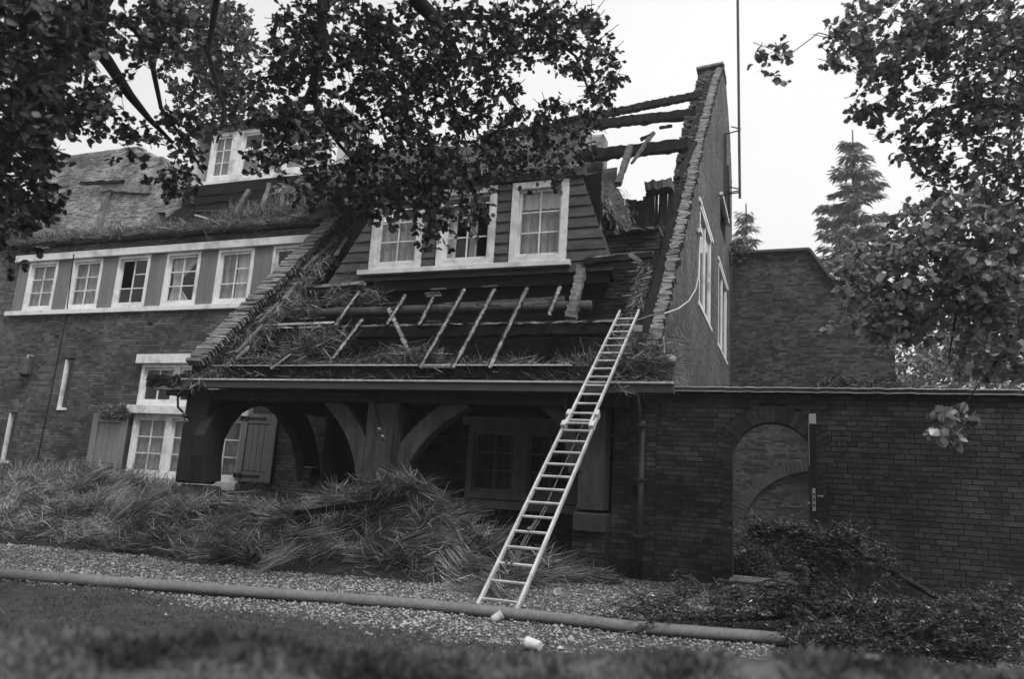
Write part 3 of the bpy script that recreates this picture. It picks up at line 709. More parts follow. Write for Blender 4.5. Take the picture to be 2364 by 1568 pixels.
# attic walls between dormer and gable
q = MB()
x = -3.15
while x < -1.98:
    wd_ = random.uniform(.05, .11); top = 6.42+.05*gnoise(x, 0, 5)-.16*math.exp(-((x+2.62)/.25)**2); q = MB(); q.box((x, YF-.12+random.uniform(0, .03), 5.3), (x+wd_-.01, YF-.06, top), .01); hb('charred_board', q, 'char'); x += wd_
q = MB(); q.beam((-2.36, YF-.15, 6.42), (-1.9, YF-.15, 6.47), .3, .16, seg=9, jit=.3); hb('charred_thatch', q, 'thatch')
q = MB(); q.beam((-3.15, 11.75, 5.33), (-1.98, 11.75, 5.40), .5, .06, seg=16, jit=.35); hb('ledge', q, 'thatch')
q = MB(); q.beam((-3.1, 11.15, 4.74), (-2.0, 11.15, 4.8), .12, .09, seg=10, jit=.3); hb('purlin', q, 'char')
q = MB(); q.beam((-3.1, 11.15, 4.80), (-2.0, 11.15, 4.86), .1, .03, seg=10, jit=.4); hb('ledge_ash', q, 'ash')
def s1(z): return [(-3.25, -1.98)]
brickwork(house, (0, 11.6, 0), (1, 0, 0), (0, -1, 0), 3.0, 5.31, s1, MT['brickburnt'], MT['soot'], thick=.2, name='attic_wall', proud=.03)
q = MB(); q.beam(PY(1455, 588, 11.0), PY(1481, 607, 10.95), .06, .06, seg=3, jit=.3); hb('broken_rafter', q, 'verge')
# charred purlins against the sky, meeting the gable
PUR = [((1622, 218), (1400, 262), 16.9, .2), ((1607, 263), (1290, 296), 16.0, .25), ((1588, 334), (1240, 372), 14.4, .27)]
for (a, b, y, th) in PUR:
    p = PY(*a, y); r = PY(*b, y); q = MB(); e = p+(r-p)*1.6; q.beam(p, e, th*.7, th*.8, seg=64, jit=.17, wob=.25); hb('purlin', q, 'char')
q = MB(); q.beam(PY(1455, 338, 14.2), PY(1427, 425, 12.7), .11, .10, seg=14, jit=.25); hb('broken_rafter', q, 'charash')
q = MB(); q.beam(PY(1508, 306, 14.6), PY(1459, 377, 13.9), .085, .07, seg=12, jit=.25, taper=.6); hb('broken_rafter', q, 'charash')
q = MB(); q.beam(PY(1478, 322, 14.5), PY(1502, 312, 14.5), .05, .06, seg=4, jit=.3); hb('charred_lath', q, 'char'); q = MB(); q.beam(PY(1522, 295, 15.6), PY(1552, 290, 15.6), .05, .06, seg=4, jit=.3); hb('charred_lath', q, 'char')
q = MB(); q.beam(PY(1605, 330, 14.3), PY(1567, 412, 12.8), .06, .08, seg=12, jit=.25); hb('broken_rafter', q, 'char')
# small chimney and pale boards behind the dormer roof
def s2(z): return [(-4.3, -3.75)]
brickwork(house, (0, 14.6, 0), (1, 0, 0), (0, -1, 0), 6.6, 8.75, s2, MT['brickpale'], MT['mortarp'], thick=.4, name='chimney')
q = MB(); q.box((-3.75, 14.7, 6.9), (-3.45, 14.75, 8.0), .03); hb('plaster_patch', q, 'verge')

# ---- gable wall (plane X = XG), windows seen edge on
GP = [(9.72, 3.02), (10.04, 3.31), (11.51, 4.90), (13.03, 6.55), (14.95, 8.66), (17.72, 11.45), (19.3, 12.85), (20.3, 12.9), (21.9, 12.0), (22.6, 10.9), (22.7, 8.3)]
gy = np.array([p[0] for p in GP]); gz = np.array([p[1] for p in GP])
GW = [(14.3, 16.45, 4.78, 6.85), (18.3, 20.75, 4.78, 6.92), (18.7, 20.4, 8.0, 8.75)]
def gspan(z):
    hi = 22.7 if z < 8.3 else float(np.interp(z, [8.3, 10.9, 12.0, 12.9], [22.7, 22.6, 21.9, 20.3]))
    lo = 9.72 if z < 3.02 else float(np.interp(z, gz[:7], gy[:7]))
    return cut(lo, hi, [(a, b) for a, b, c, d_ in GW if c < z < d_])
brickwork(house, (XG, 0, 0), (0, 1, 0), (1, 0, 0), 0, 12.85, gspan, MT['brickgab'], MT['mortar'], thick=.3, name='gable', proud=.006, rec=.014)
# inner burnt face of the gable above the roof line
def gspan_in(z):
    lo = 9.72 if z < 3.02 else float(np.interp(z, gz[:7], gy[:7]))
    return [(lo+.02, min(lo+2.6, 22))]
brickwork(house, (XG-.31, 0, 0), (0, 1, 0), (-1, 0, 0), 2.5, 12.8, gspan_in, MT['brickburnt'], MT['soot'], thick=.02, name='gable_inner', proud=.03, skip=.06)
# verge coping: rough mortar-covered strip following the slope
vd = []
yy = 9.74
while yy < 20.0:
    zz = float(np.interp(yy, gy, gz)); z2 = float(np.interp(yy+.05, gy, gz)); an_ = math.atan2(z2-zz, .05)
    o = link('verge_brick', ume, MT['verge'], house, (XG-.058+random.uniform(-.02, .02), yy, zz+.015+random.uniform(-.012, .012)))
    o.scale = (.16*random.uniform(.75, 1.2), .068, .12); o.rotation_euler = (an_+random.uniform(-.12, .12), random.uniform(-.16, .16), random.uniform(-.1, .1))
    yy += .066*math.cos(an_)
q = MB(); ps = [(XG-.08, y_, float(np.interp(y_, gy, gz))-.02) for y_ in np.linspace(9.72, 20.2, 60)]
for p_, r_ in zip(ps, ps[1:]): q.beam(p_, r_, .15, .10)
hb('verge_bed', q, 'verge', fix=True)
# inner step of broken masonry along the verge
Bk = []
for r_ in range(int((12.72-6.6)/CH)):
    z = 6.6+r_*CH; yv = float(np.interp(z, gz[:7], gy[:7])) if z < 12.85 else 19.2; w_ = .22+.16*min(1, (z-6.6)/3)+.05*gnoise(r_, 0, .5, 2)
    for iy in range(4):
        for ix in range(4):
            if random.random() < .10: continue
            x = XG-.17-w_+ix*(w_-.0)/4+random.uniform(-.015, .015); y = yv+.12+iy*.22+random.uniform(-.05, .05)+.22*(r_ % 2)/2
            Bk.append((x, y, z))
q = MB()
for (x, y, z) in Bk: q.obox((x+.055, y, z+.03), (.052, random.uniform(-.006, .006), 0), (random.uniform(-.01, .01), .105, random.uniform(-.004, .004)), (0, 0, .026))
q.build('ragged_masonry', MT['brickrag'], house, kind='stuff')
q = MB(); q.obox((XG-.32, 19.5, 12.74), (.36, 0, .03), (0, .55, .0), (0, 0, .03)); q.build('cap_stone', MT['verge'], house)
# gable window frames
for (a, b, c, d_) in GW[:2]:
    f = MB(); x0, x1 = XG-.08, XG+.006
    f.box((x0, a, c+.09), (x1, a+.12, d_-.09)); f.box((x0, b-.12, c+.09), (x1, b, d_-.09)); f.box((x0, a, d_-.09), (x1+.02, b, d_)); 
    f.box((x0, (a+b)/2-.06, c+.09), (x1-.01, (a+b)/2+.06, d_-.09))
    fo = hb('gable_window', f, 'white')
    q = MB(); q.box((x0, a-.1, c), (x1+.015, b+.3, c+.09)); q.build('sill', MT['white'], fo)
    q = MB(); q.box((XG-.04, a-.2, d_+.0), (XG+.035, b+.3, d_+.09)); q.build('hood', MT['white'], fo)
    q = MB(); q.box((XG-.03, a+.12, c+.09), (XG-.025, b-.12, d_-.09)); q.build('pane', MT['glass'], fo)
    q = MB(); q.box((XG-.2, a+.1, c+.09), (XG-.19, b-.1, d_-.09)); q.build('curtain', MT['pipe'], fo)
a, b, c, d_ = GW[2]
q = MB(); q.box((XG-.25, a, c), (XG-.2, b, d_)); hb('gable_board', q, 'soot')  # black sheet in the upper opening, its colour standing for the dark inside
q = MB(); q.box((XG-.02, a-.2, d_), (XG+.08, b+.3, d_+.1)); hb('hood', q, 'white')
q = MB(); q.beam((XG+.06, 19.4, 10.9), (XG+.06, 19.6, 9.0), .08, .05); q.beam((XG+.06, 20.1, 10.3), (XG+.06, 20.9, 8.8), .08, .05); hb('gable_board', q, 'pipe')
# bell-like lamp low on the gable
bl = empty('wall_lamp', (XG+.1, 10.8, 2.8), 'round pale lamp on a dark bracket low on the gable beside the porch corner', 'lamp')
p = PX(1545, 833, XG+.12); q = MB(); q.tube([p+Vector((0, 0, .09)), p+Vector((0, 0, .05)), p, p-Vector((0, 0, .06))], [.03, .085, .1, .07], 9); q.build('lamp_globe', MT['lamp'], bl, smooth=True)
q = MB(); q.tube([p-Vector((.02, 0, .06)), p-Vector((.02, 0, .26))], [.09, .07], 8); q.build('bracket', MT['iron'], bl)
q = MB(); q.tube([p+Vector((-.05, -.2, .3)), p+Vector((-.02, -.22, -.05)), p+Vector((-.1, -.3, -.3))], .008, 4); q.build('wire', MT['cable'], bl)

# ---- porch posts with curved braces
def brace(a, b, bulge, wd_, th, m='wood', n=12, taper=.8):
    """curved timber from a to b; bulge is the sagitta vector"""
    a, b, bulge = Vector(a), Vector(b), Vector(bulge); q = MB()
    pts = [a.lerp(b, t/n) + bulge*4*(t/n)*(1-t/n) for t in range(n+1)]
    d0 = (b-a).normalized(); yax = Vector((0, 1, 0)) if abs(d0.y) < .5 else Vector((1, 0, 0)); vs = []; fs = []
    for i, p in enumerate(pts):
        dd = (pts[min(n, i+1)]-pts[max(0, i-1)]).normalized(); sd_ = yax.cross(dd).normalized(); ww = wd_*(1+(taper-1)*i/n)
        vs += [p+sd_*ww/2-yax*th/2, p-sd_*ww/2-yax*th/2, p-sd_*ww/2+yax*th/2, p+sd_*ww/2+yax*th/2]
    fs = [(0, 1, 2, 3), tuple(4*n+k for k in (3, 2, 1, 0))] + [(4*i+k, 4*i+(k+1) % 4, 4*i+4+(k+1) % 4, 4*i+4+k) for i in range(n) for k in range(4)]
    q.add(vs, fs); return hb('curved_brace', q, m, bevel=.015)
q = MB(); q.box((-9.08, 9.32, .88), (-8.60, 9.72, 2.36)); hb('porch_post', q, 'wood', bevel=.04)
q = MB(); q.box((-8.98, 9.36, .08), (-8.5, 9.75, .86)); hb('plinth', q, 'stone', bevel=.03)
inn = [(511, 1112), (513, 1050), (520, 1015), (537, 982), (560, 955), (585, 941), (612, 936), (636, 942), (655, 960), (674, 987), (690, 1015), (700, 1050), (706, 1112)]
oub = [(466, 1118), (466, 1050), (470, 1005), (490, 965), (522, 932), (560, 908), (605, 900), (655, 905), (690, 930), (712, 965), (726, 1000), (736, 1050), (742, 1116)]
q = MB(); I_ = [PX(u, v, -8.52) for u, v in inn]; O_ = [PX(u, v, -8.52) for u, v in oub]; vs = []; ex_ = Vector((-.2, 0, 0))
for p, r in zip(I_, O_): vs += [p, r, r+ex_, p+ex_]
n = len(I_); q.add(vs, [(0, 1, 2, 3), tuple(4*(n-1)+k for k in (3, 2, 1, 0))] + [(4*i+k, 4*i+(k+1) % 4, 4*i+4+(k+1) % 4, 4*i+4+k) for i in range(n-1) for k in range(4)]); hb('curved_brace', q, 'wood', bevel=.012)
a_ = PY(742, 1140, 12.1); q = MB(); q.box((a_.x, 12.0, .1), (a_.x+.24, 12.3, 2.4)); hb('porch_post', q, 'wood', bevel=.02)
q = MB(); q.box((-8.75, 9.7, 2.25), (-8.5, 12.4, 2.38)); hb('side_beam', q, 'wood')
# middle post
q = MB(); q.box((-5.74, 9.34, .7), (-5.2, 9.7, 2.21)); hb('porch_post', q, 'woodm', bevel=.03)
q = MB(); q.box((-5.8, 9.3, .08), (-5.14, 9.72, .69)); hb('plinth', q, 'stone', bevel=.02)
brace((-5.68, 9.48, 1.1), (-6.42, 9.48, 2.24), (.12, 0, .06), .30, .24, 'woodm')
brace((-5.26, 9.48, 1.1), (-4.20, 9.48, 2.26), (-.16, 0, .08), .30, .24, 'woodm')
q = MB(); q.box((-5.25, 9.30, 1.0), (-5.19, 9.34, 2.2)); hb('batten', q, 'wood')
brace((-2.62, 9.5, 1.35), (-3.1, 9.5, 2.24), (.1, 0, .10), .2, .2, 'woodm')
q = MB(); q.tube([(-5.62, 9.28, 2.2), (-5.55, 9.25, 2.1), (-5.48, 9.28, 1.9), (-5.46, 9.28, 1.8)], .018, 5); hb('wire', q, 'iron')
# right pier
q = MB(); q.box((-2.58, 9.42, .9), (-2.24, 9.72, 2.2)); hb('pier_panel', q, 'woodm')
q = MB(); q.box((-2.62, 9.38, .62), (-2.2, 9.75, .86)); hb('pier_stone', q, 'woodm', bevel=.02)
def s3(z): return [(-2.64, -2.2)]
brickwork(house, (0, 9.45, 0), (1, 0, 0), (0, -1, 0), 0, .62, s3, MT['brickg'], MT['mortarg'], thick=.3, name='pier')
def s4(z): return [(-2.2, XG+.02)]
brickwork(house, (0, W+.0, 0), (1, 0, 0), (0, -1, 0), 0, 2.42, s4, MT['brickg'], MT['mortarg'], thick=.3, name='corner', proud=.002, rec=.0035)
# small spot lamps on posts
for (x, z) in ((-8.95, 1.92), (-5.42, 1.78)):
    sp = empty('spot_lamp', (x, 9.28, z), 'pair of tiny spot lamps on the dark corner post of the porch' if x < -7 else 'pair of tiny spot lamps on the middle porch post where the braces fork', 'lamp', 'spot lamps on the porch posts')
    for k in range(2):
        q = MB(); c = Vector((x+.07*k, 9.24, z-.1*k)); q.tube([c, c+Vector((-.03, -.05, .0))], [.028, .035], 7); q.build('lamp_head', MT['pole'], sp)
        q = MB(); q.tube([c+Vector((-.005, -.02, .035)), c+Vector((-.03, -.05, .04))], .008, 5); q.build('lamp_rim', MT['edge'], sp)
q = MB(); q.tube([(-9.02, 9.2, 2.36), (-9.13, 9.2, 2.2), (-9.1, 9.2, 2.05), (-8.99, 9.24, 1.95)], .022, 6); hb('wire', q, 'iron')
# letter box on the inner post
lb = empty('letter_box', (-8.5, 12.0, 1.0), 'dark metal letter box fixed under the porch arch beside the brick wall', 'letter box')
c = PY(708, 1100, 11.9); q = MB(); q.box((c.x-.09, 11.9, c.z-.2), (c.x+.09, 12.05, c.z+.16)); q.build('box_body', MT['iron'], lb, bevel=.01)
q = MB(); q.box((c.x-.1, 11.88, c.z+.162), (c.x+.12, 12.06, c.z+.175)); q.build('lid', MT['edge'], lb)
q = MB(); q.tube([(c.x, 11.9, c.z), (c.x, 11.88, c.z)], .012, 6); q.build('knob', MT['edge'], lb)
# porch wall door and window on the front wall
q = MB(); q.box((-8.45, YF-.03, .1), (-8.3, YF+.1, 2.1)); q.box((-7.72, YF-.03, .1), (-7.6, YF+.1, 2.1)); q.box((-8.3, YF-.03, 1.98), (-7.72, YF+.1, 2.1)); fo = hb('porch_door_frame', q, 'greyp')
q = MB(); q.box((-8.3, YF+.06, .1), (-7.72, YF+.1, 1.98)); q.build('porch_door', MT['iron'], fo)
q = MB(); q.box((-5.62, YF-.14, .74), (-3.36, YF+.02, .88)); hb('window_sill', q, 'porchp', bevel=.005)
q = MB(); q.box((-5.62, YF-.08, 2.2), (-3.3, YF+.02, 2.34)); hb('lintel_board', q, 'porchp')
for (a, b) in ((-5.5, -4.46), (-4.46, -3.42)): window(a, b-.003, .9, 2.2, YF, 2, 3, fr=.12, wmat='porchp', curt='curtain')
# drain pipe
q = MB(); q.tube([(-1.86, 9.3, 2.36), (-1.86, 9.55, 2.2), (-1.86, 9.56, 2.05)], .05, 8); q.tube([(-1.80, 9.56, 2.05), (-1.80, 9.56, .1)], .042, 8); hb('drain_pipe', q, 'pipe', smooth=True)
q = MB(); [q.box((-1.86, 9.5, z_), (-1.74, 9.66, z_+.03)) for z_ in (.6, 1.3, 1.98)]; hb('pipe_clip', q, 'pipe')
# left eave end: burnt beam ends sticking out past the corner
for (v_, wd_, m) in ((873, .10, 'char'), (889, .1, 'char'), (897, .05, 'verge')):
    q = MB(); q.beam(PY(347 if v_ < 895 else 362, v_, 9.25), PY(455, v_+1, 9.25), .16, wd_, seg=8, jit=.22); hb('eave_board', q, m)
q = MB(); q.beam(PY(395, 908, 9.3), PY(450, 905, 9.3), .2, .09, seg=5, jit=.3); hb('eave_board', q, 'char')
# flag pole and brackets
pl = empty('antenna_pole', (-1.1, 17.5, 8.2), 'long thin metal pole standing on brackets beside the gable top, running out of the picture', 'pole')
a = PX(1708, 458, -1.1); b = PX(1703, 0, -1.1); q = MB(); q.tube([a, a+(b-a)*1.25], .033, 8); q.build('pole_shaft', MT['pole'], pl)
for (u0, v0, u1, v1) in ((1688, 292, 1709, 297), (1673, 310, 1709, 300), (1676, 430, 1706, 436), (1660, 452, 1706, 444), (1680, 445, 1706, 440)):
    q = MB(); q.tube([PX(u0, v0, XG+.02), PX(u1, v1, -1.12)], .018, 5); q.build('bracket', MT['iron'], pl)

# ================================================================== REAR WING
rw = empty('rear_wing', (.5, 22, 0), 'tall brick end wall with one clipped slope, standing behind the garden wall', 'building')
AC = (.62, 0.05)   # arch centre x,z ; radius
def rspan(z):
    if z < 5.96: hi = 2.62
    elif z < 7.49: hi = float(np.interp(z, [5.96, 7.49], [2.62, 1.04]))
    else: hi = float(np.interp(z, [7.49, 8.30], [1.04, .52]))
    hs = []
    r = 2.0
    if z < AC[1]+r: h_ = math.sqrt(max(0, r*r-(z-AC[1])**2)); hs = [(AC[0]-h_, AC[0]+h_)]
    return cut(XG+.05, hi, hs)
brickwork(rw, (0, 22, 0), (1, 0, 0), (0, -1, 0), 0, 8.30, rspan, MT['brickrear'], MT['mortar'], thick=.3, name='wing', proud=.004, rec=.012)
brickwork(rw, (0, 22.12, 0), (1, 0, 0), (0, -1, 0), 0, 2.1, lambda z: [(XG+.1, 2.6)], MT['brickrear'], MT['mortar'], thick=.12, name='niche')
for k in range(60):
    a = math.pi*(k+.5)/60; q = MB(); c = Vector((AC[0]+2.15*math.cos(a), 21.97, AC[1]+2.15*math.sin(a)))
    if c.x > 2.55 or c.x < XG+.1 or c.z < .1: continue
    er = Vector((math.cos(a), 0, math.sin(a))); et = Vector((-math.sin(a), 0, math.cos(a))); q.obox(c, er*.145, et*.047, (0, .03, 0)); q.build('arch_brick', MT['brickrear'], rw)
q = MB()
pts = [(XG+.05, 8.32), (.52, 8.32), (1.04, 7.5), (2.64, 5.98)]
for (a, b) in zip(pts, pts[1:]): q.beam((a[0], 22.1, a[1]), (b[0], 22.1, b[1]), .5, .07, up=(0, 1, 0) if False else (0, 0, 1))
q.build('coping', MT['pipe'], rw)
# ================================================================== GARDEN WALL
gw = empty('garden_wall', (1, W, 0), 'long dark brick garden wall with an arched gateway, weeds growing along its coping', 'wall')
AX, AR, AZ = -.225, .475, 1.62
def wspan(z):
    hs = []
    if z < AZ: hs = [(AX-AR, AX+AR)]
    elif z < AZ+AR: h_ = math.sqrt(AR*AR-(z-AZ)**2); hs = [(AX-h_, AX+h_)]
    # the ring of voussoirs takes its own place
    if AZ < z < AZ+AR+.21:
        h_ = math.sqrt(max(0, (AR+.21)**2-(max(z, AZ)-AZ)**2)); hs = [(AX-h_, AX+h_)]
    return cut(XG+.02, 4.6, hs)
def score(p):
    q = Vector(p)-CAM; dd = q.dot(FW); u = 1182+FPX*q.dot(RT)/dd; v = 784-FPX*q.dot(UP)/dd
    if not (0 < u < 2364 and 0 < v < 1390): return -100
    if 1750 < u < 2250 and v > 1230+ (u-1750)*.3: return -50
    return -dd - abs(v-1130)*.004
brickwork(gw, (0, W, 0), (1, 0, 0), (0, -1, 0), -.1, 2.46, wspan, MT['brickg'], MT['mortarg'], thick=.3, name='wall', single=262, msingle=MT['brickp'], score=score, proud=.002, rec=.0035)
# arch ring and lining bricks through the wall depth
for k in range(27):
    a0, a1 = math.pi*k/27+.006, math.pi*(k+1)/27-.006; y_ = W-.002-random.uniform(0, .004); q = MB(); r0, r1 = AR, AR+.208+random.uniform(-.004, .002)
    q.prism([(AX+r0*math.cos(a0), y_, AZ+r0*math.sin(a0)), (AX+r1*math.cos(a0), y_, AZ+r1*math.sin(a0)), (AX+r1*math.cos(a1), y_, AZ+r1*math.sin(a1)), (AX+r0*math.cos(a1), y_, AZ+r0*math.sin(a1))], (0, .3, 0)); q.build('arch_brick', MT['brickp'], gw)
q = MB()
for k in range(27):
    a0, a1 = math.pi*k/27, math.pi*(k+1)/27
    f = lambda a, r, y: (AX+r*math.cos(a), y, AZ+r*math.sin(a))
    q.add([f(a0, AR+.008, W+.012), f(a0, AR+.008, W+.3), f(a1, AR+.008, W+.3), f(a1, AR+.008, W+.012), f(a0, AR+.212, W+.012), f(a0, AR+.212, W+.3), f(a1, AR+.212, W+.3), f(a1, AR+.212, W+.012)], [(0, 1, 2, 3), (4, 7, 6, 5), (0, 3, 7, 4), (1, 5, 6, 2)])
q.build('arch_core', MT['mortarg'], gw, fix=False)
# jamb quoin bricks
for s_ in (-1, 1):
    for k in range(26):
        z = .0+k*CH; q = MB(); x = AX+s_*(AR+.012); q.box((min(x, x+s_*.1), W-.004-random.uniform(0, .008), z+.005), (max(x, x+s_*.1), W+.3, z+CH-.005)); q.build('jamb_brick', MT['brickp'], gw)
# coping: dark tiles with bright edges, weeds
q = MB(); x = XG+.05
while x < 4.6:
    q = MB(); wd_ = .3; q.box((x, W-.075+random.uniform(-.004, .004), 2.462), (x+wd_-.006, W+.34, 2.505)); q.build('coping_tile', MT['zinc'], gw); x += wd_
q = MB(); x = XG+.05; pts = []
while x < 4.6: pts.append((x, W-.08+.01*gnoise(x, 0, 6), 2.508+.012*gnoise(x, 0, 9, 2))); x += .05
q.tube(pts, .007, 5); q.tube([(a, b-.004, c-.053) for a, b, c in pts], .005, 5); q.build('coping_edge', MT['edge'], gw)
X = rng.uniform(XG, 4.5, 5200); cl_ = np.array([gnoise(x, 0, 3.3, 6) for x in X]); X = X[(cl_ > -.1) | (rng.random(len(X)) < .25)]
n = len(X); blades('coping_weeds', X, rng.uniform(W-.04, W+.1, n), np.full(n, 2.505), .01, .05, MT['moss'], .006, .8, parent=gw, kind='stuff')
def clump(name, c, rad, n, sz, m, parent=None, proto=(SV, SF), updir=.3, flat=1., **kw):
    P = rng.normal(size=(n, 3)); P = norm(P)*rng.random((n, 1))**.4*np.array(rad)
    D = norm(P)+rng.normal(0, .5, (n, 3))+(0, 0, updir)
    return leaves(name, P+np.array(c), D, rng.normal(0, .5, (n, 3))+(0, -.3, 1), rng.uniform(.7, 1.3, n)*sz, m, parent, proto, **kw)
for (u, v, r_, n, lab) in ((1925, 886, .13, 260, 'small leafy weed growing on the wall coping right of the gate'), (2030, 888, .12, 200, 'low pale weed on the wall coping next to the drooping shrub'), (1968, 880, .10, 120, 'small weed clump between two others on the wall coping')):
    p = PY(u, v, W+.08); clump('wall_weed', p, (r_*1.4, .08, r_*.7), n, .035, MT['moss'], label=lab, cat='weed', group='weeds on the garden wall')
# door standing open towards the path, seen on its edge
dr = link('gate_door', (lambda m: m)(bpy.data.meshes.new('gate_door')), None, gw, (.22, W-.45, .22)) if False else None
q = MB(); q.box((.175, W-.86, .24), (.245, W-.01, 2.0)); do_ = q.build('gate_door', MT['doorm'], gw, bevel=.004)
q = MB(); q.box((.177, W-.864, 2.0), (.247, W-.6, 2.11)); q.build('door_cap', MT['white'], do_)
q = MB(); q.box((.168, W-.868, 1.55), (.174, W-.85, 2.0)); q.build('door_edge_strip', MT['edge'], do_)  # bright strip down the upper door edge
q = MB(); q.box((.196, W-.866, 1.06), (.226, W-.861, 1.30)); q.build('lock_plate', MT['edge'], do_)
q = MB(); [q.box((.203, W-.870, z_), (.219, W-.8665, z_+h_)) for z_, h_ in ((1.10, .035), (1.165, .03), (1.22, .03))]; q.build('lock_hole', MT['iron'], do_)
q = MB(); q.tube([(.246, W-.80, 1.22), (.30, W-.80, 1.22)], .008, 6); q.tube([(.30, W-.81, 1.22), (.30, W-.70, 1.225)], .010, 6); q.build('door_handle', MT['edge'], do_)
q = MB(); q.tube([(.174, W-.80, 1.14), (.15, W-.80, 1.14)], .012, 6); q.build('knob', MT['edge'], do_)
# steps through the gate
st = empty('stone_steps', (-.25, 9.4, .08), 'two pale worn stone steps leading up through the arched gate', 'steps')
q = MB(); q.box((-.72, 9.5, .0), (.3, 10.1, .215), .006); q.build('step', MT['slab'], st, bevel=.01)
q = MB(); q.box((-.75, 9.18, .0), (.34, 9.49, .14), .006); q.build('step', MT['slab'], st, bevel=.01)
q = MB(); q.box((-1.5, 10.15, -.02), (3.0, 21.9, .1)); q.build('dark_ground_sheet', MT['soil'], kind='structure')  # dark sheet added to dim the lit courtyard floor behind the gate
clump('courtyard_shrub', (-.55, 11.4, .25), (.35, .4, .22), 2500, .045, MT['leaf'], label='low dark plants just inside the arched gate at its left jamb', cat='shrub')
# courtyard shrubs behind the gate, pale litter
p = PY(1800, 1260, 13); clump('courtyard_shrub', (p.x+.1, 13.2, .45), (.9, .6, .40), 7000, .05, MT['leaf'], label='dark shrub in the courtyard behind the arched gate', cat='shrub', updir=.2)
p = PY(1709, 1278, 11.5); q = MB(); q.tube([p, p+Vector((.05, 0, .03)), p+Vector((.09, 0, -.01))], [.02, .035, .02], 7); q.build('plastic_litter', MT['cup'], label='small white scrap lying just inside the arched gate beside the left jamb', cat='litter')

# ================================================================== LADDER
def lp(k, s_):   # rung k, side
    c0 = LC0 + LD*k; return c0 + Vector((s_, 0, 0))
t0 = 6.1; LC0 = CAM + ray(1155, 1387.6)*t0; LTOP = PY(1452, 727, 10.38); LD = (LTOP-LC0)/26.45
ldn = LD.normalized(); lnm = Vector((0, -ldn.z, ldn.y))
ld = empty('extension_ladder', tuple(LC0), 'long aluminium extension ladder leaning from the gravel over the gutter onto the burnt roof', 'ladder')
HW = .170; 
def rails(k0, k1, hw, off, name):
    o_ = lnm*off
    for s_ in (-1, 1):
        q = MB(); q.beam(LC0+LD*k0+Vector((s_*hw, 0, 0))+o_, LC0+LD*k1+Vector((s_*hw, 0, 0))+o_, .024, .05, up=tuple(lnm)); q.build('rail', MT['alu'], ld, bevel=.004)
rails(-.5, 13.6, HW, 0, 'lower'); rails(12.25, 26.75, HW-.032, .035, 'upper')
for k in range(14):
    c = LC0+LD*k; q = MB(); q.tube([c-Vector((HW-.012, 0, 0)), c+Vector((HW-.012, 0, 0))], .0135, 6); q.build('rung', MT['alu'], ld)
for k in range(14):
    c = LC0+LD*(k+12.45)+lnm*.035; q = MB(); q.tube([c-Vector((HW-.044, 0, 0)), c+Vector((HW-.044, 0, 0))], .0135, 6); q.build('rung', MT['alu'], ld)
for s_ in (-1, 1):
    for (k, o_) in ((13.4, .02), (12.3, .02)):
        c = LC0+LD*k+Vector((s_*(HW-.01), 0, 0))+lnm*o_; q = MB(); q.obox(c, (.028, 0, 0), ldn*.05, lnm*.045); q.build('bracket', MT['alu'], ld, bevel=.006)
    c = LC0+LD*26.75+Vector((s_*(HW-.032), 0, 0))+lnm*.035; q = MB(); q.tube([c+ldn*.0, c+ldn*.05-lnm*.02], [.02, .014], 6); q.build('roller', MT['pipe'], ld)
    c = LC0+LD*-.5+Vector((s_*HW, 0, 0)); q = MB(); q.obox(c, (.016, 0, 0), ldn*.02, lnm*.03); q.build('foot', MT['pipe'], ld)
q = MB(); rp = [LC0+LD*k+lnm*(-.02)+Vector((x, 0, 0)) for k, x in ((12.9, .03), (12.2, .02), (11.3, .03), (9, .02), (6.3, .015), (5, -.0), (4.4, -.02), (3, -.04), (2.0, -.06))]
q.tube(rp, .006, 5); q.tube([p+Vector((.02, 0, 0))-lnm*.01 for p in rp[4:]], .005, 5); q.tube([p+Vector((-.018, 0, 0)) for p in rp[5:]], .005, 5)
c = LC0+LD*4.1+Vector((-.02, 0, 0)); q.tube([c+lnm*.03, c-lnm*.03], .022, 6); c = LC0+LD*2+Vector((-.06, 0, 0)); q.tube([c+Vector((-.03, 0, 0))+lnm*.03, c+Vector((-.03, 0, 0))-lnm*.03], .012, 6); q.tube([c+Vector((.02, 0, 0))+lnm*.03, c+Vector((.02, 0, 0))-lnm*.03], .012, 6)
q.build('rope', MT['rope'], ld)
c = LC0+LD*24.3+Vector((HW+.03, 0, 0)); q = MB(); q.add([c+Vector((-.06, -.02, .05)), c+Vector((.08, -.03, .035)), c+Vector((.07, .0, -.05)), c+Vector((-.05, .01, -.04)), c+Vector((-.06, -.01, .05)), c+Vector((.08, -.02, .035)), c+Vector((.07, .01, -.05)), c+Vector((-.05, .02, -.04))], [(0, 1, 2, 3), (7, 6, 5, 4), (0, 4, 5, 1), (1, 5, 6, 2), (2, 6, 7, 3), (3, 7, 4, 0)])
q.build('paper_sheet', MT['cup'], label='pale sheet stuck to the upper right rail of the ladder', cat='sheet')
